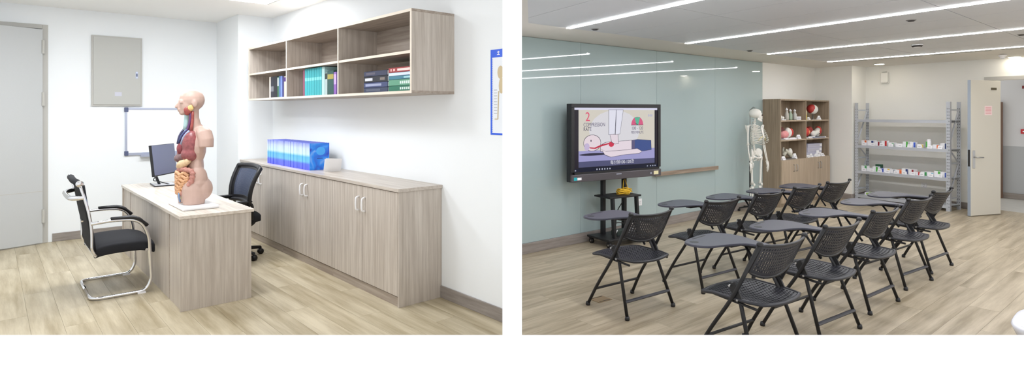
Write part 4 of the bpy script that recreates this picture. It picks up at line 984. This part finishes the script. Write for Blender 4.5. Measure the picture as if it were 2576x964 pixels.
o = bt('joint_model', .28+.11, .09, z3, 'off-white bone joint model in the lower left bay', 'model')
MB().box(-.16, .2, -.07, .07, 0, .015).build('base', 'steel', o); MB().tube([(-.1, 0, .07), (0, 0, .14), (.1, 0, .08), (.18, 0, .05)], [.03, .035, .035, .03], 10).tube([(-.08, -.03, .16), (.02, -.03, .1), (.1, -.03, .04)], [.02, .02, .02], 8).tube([(-.04, .03, .05), (-.05, .03, .17), (-.03, .03, .2)], [.02, .018, .012], 8).build('bones', mat('aged_bone', (206, 204, 188), .45, noise=.08, nscale=30), o, smooth=True); MB().ell((.17, .02, .11), (.05, .04, .07)).build('socket_bone', 'bone', o, smooth=True)
card(.11+.08, .05, z3, 'white tent card left of the joint model', .1, .06); card(.52+.08, .05, z3, 'white tent card right of the joint model', .09, .09); card(.06+.08, .10, z3, 'tiny white card at the left edge of the lower left bay', .06, .02)
for i, (x0, x1, zz, hh) in enumerate(((.16, .76, 0, .085), (.19, .77, .086, .075), (.2, .78, .162, .07))):
    o = bt('storage_case', h1+x0, .06, z3+zz, ['bluish grey case at the bottom of the stack in the lower right bay', 'bluish grey case in the middle of the stack in the lower right bay', 'bluish grey case on top of the stack in the lower right bay'][i], 'case', 'stacked grey cases in the bookcase')
    MB().box(0, x1-x0, 0, .2, 0, hh).build('shell', mat('case_bluegrey', (190, 190, 208), .45), o, bevel=.004); MB().box(.02, x1-x0-.02, -.001, 0, hh*.45, hh*.52).build('seam', 'panelgrey', o); MB().box(x1-x0-.1, x1-x0-.02, -.002, 0, .015, hh-.015).build('label_patch', 'paper', o)
card(h1+.12+.02, .035, z3, 'white tent card at the left of the lower right bay', .1, .04); card(h1+.24+.02, .035, z3, 'second white tent card from the left in the lower right bay', .07, .06); card(h1+.45+.02, .03, z3, 'low white tent card in front of the stacked cases', .14, .05); card(h1+.52+.02, .04, z3, 'tall white tent card in front of the stacked cases', .1, .11); card(h1+.68+.02, .03, z3, 'white tent card at the right end of the lower right bay', .12, .05)

# metal rack
RO = (6.17, 10.37); RL, RD, RHt = 1.43, .34, 1.73
t = empty('metal_rack', (RO[0], RO[1], 0), AB, 'grey slotted steel rack with medicine boxes against the rear wall', 'rack')
for x in (0, RL):
    for y in (0, RD):
        xa = x-.0 if x == 0 else x
        MB().box(xa-.028, xa+.028, y-.003, y+.003, 0, RHt).box(xa-.028 if x == 0 else xa+.022, xa-.022 if x == 0 else xa+.028, y, y+.04 if y == 0 else y+.003, 0, RHt).build('post', 'rack', t)
        b = MB()
        for k in range(32):
            for dx in (-.012, .012): b.box(xa+dx-.0035, xa+dx+.0035, y-.0036, y-.003, .06+k*.05, .075+k*.05)
        tag(b.build('post_holes', 'dark', t), kind='stuff')
    for z in (.2, .75, 1.6): MB().box(x-.01, x+.01, 0, RD, z-.012, z+.012).build('side_bar', 'rack', t)
    for z0_, z1_ in ((.2, .75), (1.0, 1.6), (.75, 1.0)): MB().tube([(x, .01, z0_ if z0_ != .75 else z1_), (x, RD-.01, z1_ if z0_ != .75 else z0_)], .014, 4).build('side_brace', 'rack', t)
RZ = [.09, .52, .975, 1.435]
for z in RZ:
    o = MB().box(-.02, RL+.02, .004, RD-.004, z-.004, z).box(.0, RL, -.008, -.003, z-.045, z+.002).box(.0, RL, RD-.01, RD-.004, z-.045, z).build('shelf', 'rack', t, bevel=.001)
def rk(name, x, y, z, label, cat, group, rz=0):
    p = rot2((x, y), AB); return empty(name, (RO[0]+p[0], RO[1]+p[1], z), AB+rz, label, cat, group)
cols = [(236, 120, 60), (60, 90, 190), (70, 160, 90), (40, 60, 120), (226, 190, 70), (60, 170, 200), (150, 40, 50), (120, 130, 150), (90, 180, 80), (200, 60, 60)]
ordw = ['leftmost', 'second', 'third', 'fourth', 'fifth', 'sixth', 'seventh', 'eighth', 'ninth', 'tenth', 'eleventh', 'twelfth', 'thirteenth', 'fourteenth']
def colname(c): return {(236, 120, 60): 'orange', (60, 90, 190): 'blue', (70, 160, 90): 'green', (40, 60, 120): 'navy', (226, 190, 70): 'yellow', (60, 170, 200): 'cyan', (150, 40, 50): 'dark red', (120, 130, 150): 'grey', (90, 180, 80): 'light green', (200, 60, 60): 'red'}[c]
def medbox(x, z, w_, h, d, c, shelf, i, kind='box'):
    o = rk('medicine_box', x, .07, z, 'white box with %s mark, %s from left among boxes on %s rack shelf' % (colname(c), ordw[i] if i else 'first', shelf), 'box', 'medicine boxes on the rack', R(random.uniform(-6, 6)))
    MB().box(-w_/2, w_/2, 0, d, 0, h).build('carton', 'paper', o, bevel=.001)
    MB().box(w_*.12, w_/2-.002, -.0007, 0, .004, h-.004).build('colour_mark', mat('mark_%d_%d_%d' % c, c, .5), o)
    MB().box(-w_/2+.003, w_/2-.003, .01, d-.005, h, h+.0006).build('top_print', mat('mark_%d_%d_%d' % c, c, .5) if i % 3 == 0 else M['paper'], o)
def pricecard(x, z, shelf, i):
    o = rk('label_card', x, .024, z, 'small white label card, %s from the left along the %s rack shelf edge' % (ordw[i] if i else 'first', shelf), 'card', 'label cards on the rack')
    MB().prism([(-.015, 0), (.015, 0), (.004, .05), (-.001, .05)], -.034, .034, Matrix(((0, 0, 1, 0), (1, 0, 0, 0), (0, 1, 0, 0), (0, 0, 0, 1)))).build('tent', 'paper', o); MB().obox((0, -.0095, .026), (.036, .001, .012), (R(-15), 0, 0)).build('print', mat('grey_print', (200, 200, 206), .6), o)
for si, (z, nm, n) in enumerate(((RZ[2], 'upper', 12), (RZ[1], 'lower', 14))):
    rr = random.Random(5+si)
    for i in range(n):
        x = .09+(RL-.18)*i/(n-1); c = cols[(i*3+si*2) % 10]
        if si == 0 and i == 9:
            o = rk('medicine_bottle', x, .1, z, 'tall white and green bottle standing above the boxes on the upper rack shelf', 'bottle', None)
            MB().lathe([(.03, 0), (.032, .01), (.032, .115), (.024, .125), (.024, .15)], 14).build('bottle_body', 'whitep', o, smooth=True); MB().box(-.032, -.012, -.033, -.026, .02, .11).build('green_label', mat('mark_90_180_80', (90, 180, 80), .5), o)
        else: medbox(x, z, rr.uniform(.08, .1), rr.uniform(.055, .1), rr.uniform(.06, .12), c, nm, i)
    for i in range(9 if si == 0 else 10): pricecard(.12+(RL-.24)*i/(8 if si == 0 else 9), z+.002, nm, i)
o = rk('medicine_box', .72*.36, .1, RZ[1], 'dark green box standing tallest on the lower rack shelf', 'box', None); o.location.x += .0
MB().box(-.045, .045, .1, .18, 0, .12).build('carton', mat('dark_green_box2', (34, 84, 58), .5), o, bevel=.001); MB().box(-.04, .04, .0993, .1, .04, .06).build('print', 'paper', o)
for i, (x, c, lb) in enumerate(((.15, (150, 190, 80), 'flat box with a light green mark on the bottom rack shelf'), (.3, (210, 50, 90), 'flat box with a crimson mark on the bottom rack shelf'), (.43, (170, 205, 200), 'pale mint flat box on the bottom rack shelf'), (.95, (236, 236, 240), 'plain white flat box in the middle of the bottom rack shelf'), (1.15, (230, 232, 240), 'plain white flat box right on the bottom rack shelf'))):
    o = rk('medicine_box', x, .08, RZ[0], lb, 'box', 'flat boxes on the bottom shelf'); MB().box(-.055, .055, 0, .14, 0, .05).build('carton', 'paper', o, bevel=.001); MB().box(-.03, .045, -.0007, 0, .01, .04).box(-.03, .045, .02, .12, .05, .0507).build('colour_mark', mat('flat_%d_%d_%d' % c, c, .5), o)

# socket on the rear wall behind the rack
q = along(bk, BD, .98); o = empty('wall_socket', (q[0], q[1], .27), AB, 'white power socket on the rear wall seen under the rack shelves', 'socket')
MB().box(-.043, .043, -.01, 0, 0, .086).build('plate', 'whitep', o, bevel=.003)
for x, z in ((-.012, .05), (.012, .05), (0, .025)): MB().box(x-.003, x+.003, -.0105, -.01, z-.006, z+.006).build('slot', 'dark', o)
# white wall box near the ceiling
q = along(bk, BD, .36); o = empty('wall_box', (q[0], q[1], 2.09), AB, 'small white rounded box high on the rear wall above the rack', 'wall box')
MB().box(-.07, .07, -.07, 0, 0, .19).build('case', 'wall_cream', o, bevel=.02); MB().tube(fillet([(-.03, -.072, -.004), (.072, -.072, -.004), (.072, -.072, .19)], .04, 5), .004, 6).build('edge_line', 'panelgrey', o); MB().box(-.04, .02, -.05, -.0, .19, .205).build('top_mount', 'panelgrey', o)

# door of the training room
struct(MB().prism(offs(along(dj, BD, -.06), dj, .15), 0, DRZ+.05).prism(offs(dr, along(dr, BD, .06), .15), 0, DRZ+.05).prism(offs(along(dj, BD, -.12), along(dr, BD, .06), -.02), DRZ, DRZ+.06).build('trim_2', 'trimgrey', bevel=.004), 'grey frame around the open training room doorway')
hp = (7.46, 8.90); ep = (6.845, 8.70); da = math.atan2(ep[1]-hp[1], ep[0]-hp[0]); dw = math.hypot(ep[0]-hp[0], ep[1]-hp[1])
t = struct(empty('door_2', (hp[0], hp[1], 0), da), 'cream door of the training room standing wide open')
MB().box(.0, dw, -.0, .045, .01, DRZ-.015).build('leaf', 'doorcream', t, bevel=.003)
MB().box(dw-.0005, dw+.006, .002, .043, .01, DRZ-.015).build('edge_strip', mat('blue_grey_edge', (150, 160, 172), .5), t)
hd = MB().box(dw-.085, dw-.035, .045, .053, .72, .99).build('handle_plate', 'steel', t, bevel=.004)
MB().tube(fillet([(dw-.06, .05, .89), (dw-.06, .10, .89), (dw-.19, .10, .885)], .02, 4), .009, 8).build('lever', 'steel', hd, smooth=True)
MB().box(dw-.004, dw+.008, .008, .036, .75, 1.0).build('lock_plate', 'dark', t)
ns = MB().box(dw*.30, dw*.55, .0452, .047, 1.52, 1.66).build('notice', mat('pink_notice', (238, 214, 214), .6), t)
for k in range(5): MB().box(dw*.33, dw*.52, .047, .0474, 1.54+k*.022, 1.55+k*.022).build('notice_line', mat('notice_red', (222, 150, 156), .6), ns)
MB().box(dw*.15, dw*.33, .0452, .05, 1.90, 1.935).build('name_plate', mat('bronze_plate', (92, 82, 60), .4, .5), t)
for z in (.3, 1.0, 1.75): MB().tube([(-.004, .03, z-.06), (-.004, .03, z+.06)], .01, 8).build('hinge', 'steel', t)
# corridor details
cw = gl_(along(dj, BD, .0), 1.97)
o = struct(MB().prism(offs(gl_(along(dj, BD, -.71), 1.9), gl_(along(dj, BD, -.62), 1.9), .08), 0, 1.75).build('trim_3', mat('brown_door_edge', (132, 104, 86), .5)), 'brown wooden door edge standing in the corridor')
for i, (s_, z, w_, h, lb) in enumerate(((-.36, 1.18, .35, .08, 'red sign with a white line on the corridor wall beyond the door'), (-.34, 1.985, .35, .05, 'dark red sign high on the corridor wall'))):
    q = gl_(along(dj, BD, s_), 1.98); o = empty('corridor_sign', (q[0], q[1], z), AB, lb, 'sign')
    MB().box(0, w_, -.012, 0, 0, h).build('plate', mat('sign_red_%d' % i, [(196, 40, 50), (130, 50, 50)][i], .5), o, bevel=.002)
    if i == 0: MB().box(.03, w_-.05, -.0125, -.012, h*.4, h*.62).build('sign_line', 'paper', o)

# ceiling fittings
def cpt(s, t_): q = cgrid(s, t_); return (q[0], q[1], ZR)
def on_ceiling(px_, Y): return ((px_-1288)/F_PX*Y, Y, ZR)
for i, (px_, Y, lb) in enumerate(((2212, 10.05, 'round recessed downlight near the ceiling above the metal rack'), (2552, 8.75, 'round recessed downlight near the ceiling above the door'))):
    o = empty('downlight', on_ceiling(px_, Y), 0, lb, 'light', 'recessed downlights'); MB().lathe([(.085, -.006), (.085, -.0005)], 20).build('trim_ring', 'whitep', o); MB().lathe([(.07, -.009), (.07, -.006)], 20).build('lamp', 'ledd', o)
o = empty('smoke_detector', (on_ceiling(2307, 7.05)[0], 7.05, ZR-.012), 0, 'round white smoke detector on the metal ceiling', 'detector'); MB().lathe([(.06, -.0005), (.06, -.015), (.045, -.03), (.02, -.036)][::-1], 18).build('shell', 'whitep', o, smooth=True); MB().lathe([(.047, -.031), (.061, -.014)], 18).build('vent_ring', 'dark', o)
o = empty('sprinkler', (on_ceiling(2522, 8.35)[0], 8.35, ZR-.012), 0, 'small white sprinkler head by the farthest light line', 'sprinkler'); MB().lathe([(.012, -.05), (.03, -.045), (.03, -.03), (.05, -.012), (.05, -.0005)], 14).build('cup', 'whitep', o, smooth=True); MB().lathe([(.02, -.056), (.02, -.05)], 10).build('deflector', 'steel', o)
for i, (px_, Y, lb) in enumerate(((1497, 5.75, 'dark round ceiling sensor near the first light line'), (1886, 7.75, 'dark round ceiling sensor between second and third light lines'), (2292, 5.2, 'dark round ceiling sensor beside the second light line'), (2570, 6.15, 'dark round ceiling sensor at the right edge of the view'))):
    p_ = on_ceiling(px_, Y); o = empty('ceiling_sensor', (p_[0], p_[1], ZR-.012), 0, lb, 'sensor', 'dark ceiling sensors'); MB().lathe([(.022, -.012), (.035, -.0005)], 14).build('dome', mat('sensor_dark', (52, 50, 50), .5), o, smooth=True); MB().lathe([(.035, -.004), (.042, -.0005)], 14).build('ring', mat('sensor_ring', (120, 116, 112), .5), o)
# slot air outlets in the plaster border behind the last light line
b0 = cgrid(6.2, .1); o = empty('air_outlet', (b0[0], b0[1], ZR), AB, 'long narrow slot air outlet behind the farthest light line', 'vent')
MB().box(0, 3.4, -.05, .05, -.006, -.0005).build('frame', 'plaster', o)
for k in range(8): MB().box(.1+k*.41, .4+k*.41, -.02, .02, -.0068, -.006).build('slot', mat('slot_grey', (120, 116, 110), .7), o)

# floor box near the first chair
o = empty('floor_box', (.74, 4.83, 0), AC, 'flat brown floor socket box under the front leg of the lone chair', 'floor box')
MB().box(-.075, .075, -.06, .06, 0.0005, .004).build('lid', mat('brown_lid', (150, 128, 96), .4), o, bevel=.001); MB().box(-.06, .06, -.052, -.044, .004, .0046).box(-.06, .06, .044, .052, .004, .0046).build('slot', 'dark', o)

# white moulded stool, only its rounded rim in view
o = empty('white_stool', (3.38, 3.53, 0), R(42), 'glossy white moulded stool, only its rounded rim showing at the lower right corner', 'stool')
wp = mat('glossy_white_plastic', (234, 236, 244), .12)
def sq(a, b, z, e=.62): return [Vector((a*math.copysign(abs(math.cos(u))**e, math.cos(u)), b*math.copysign(abs(math.sin(u))**e, math.sin(u)), z)) for u in [2*math.pi*i/40 for i in range(40)]]
MB().loft([sq(.20, .17, .05), sq(.25, .2, .13), sq(.29, .24, .22), sq(.30, .25, .245), sq(.29, .24, .26), sq(.26, .21, .25), sq(.2, .16, .222), sq(.05, .05, .212)]).build('seat_shell', wp, o, smooth=True)
for sx in (-1, 1):
    for sy in (-1, 1): MB().lathe([(.022, 0), (.026, .05), (.02, .075)], 10, (sx*.13, sy*.1, 0)).build('foot', 'chrome', o, smooth=True)
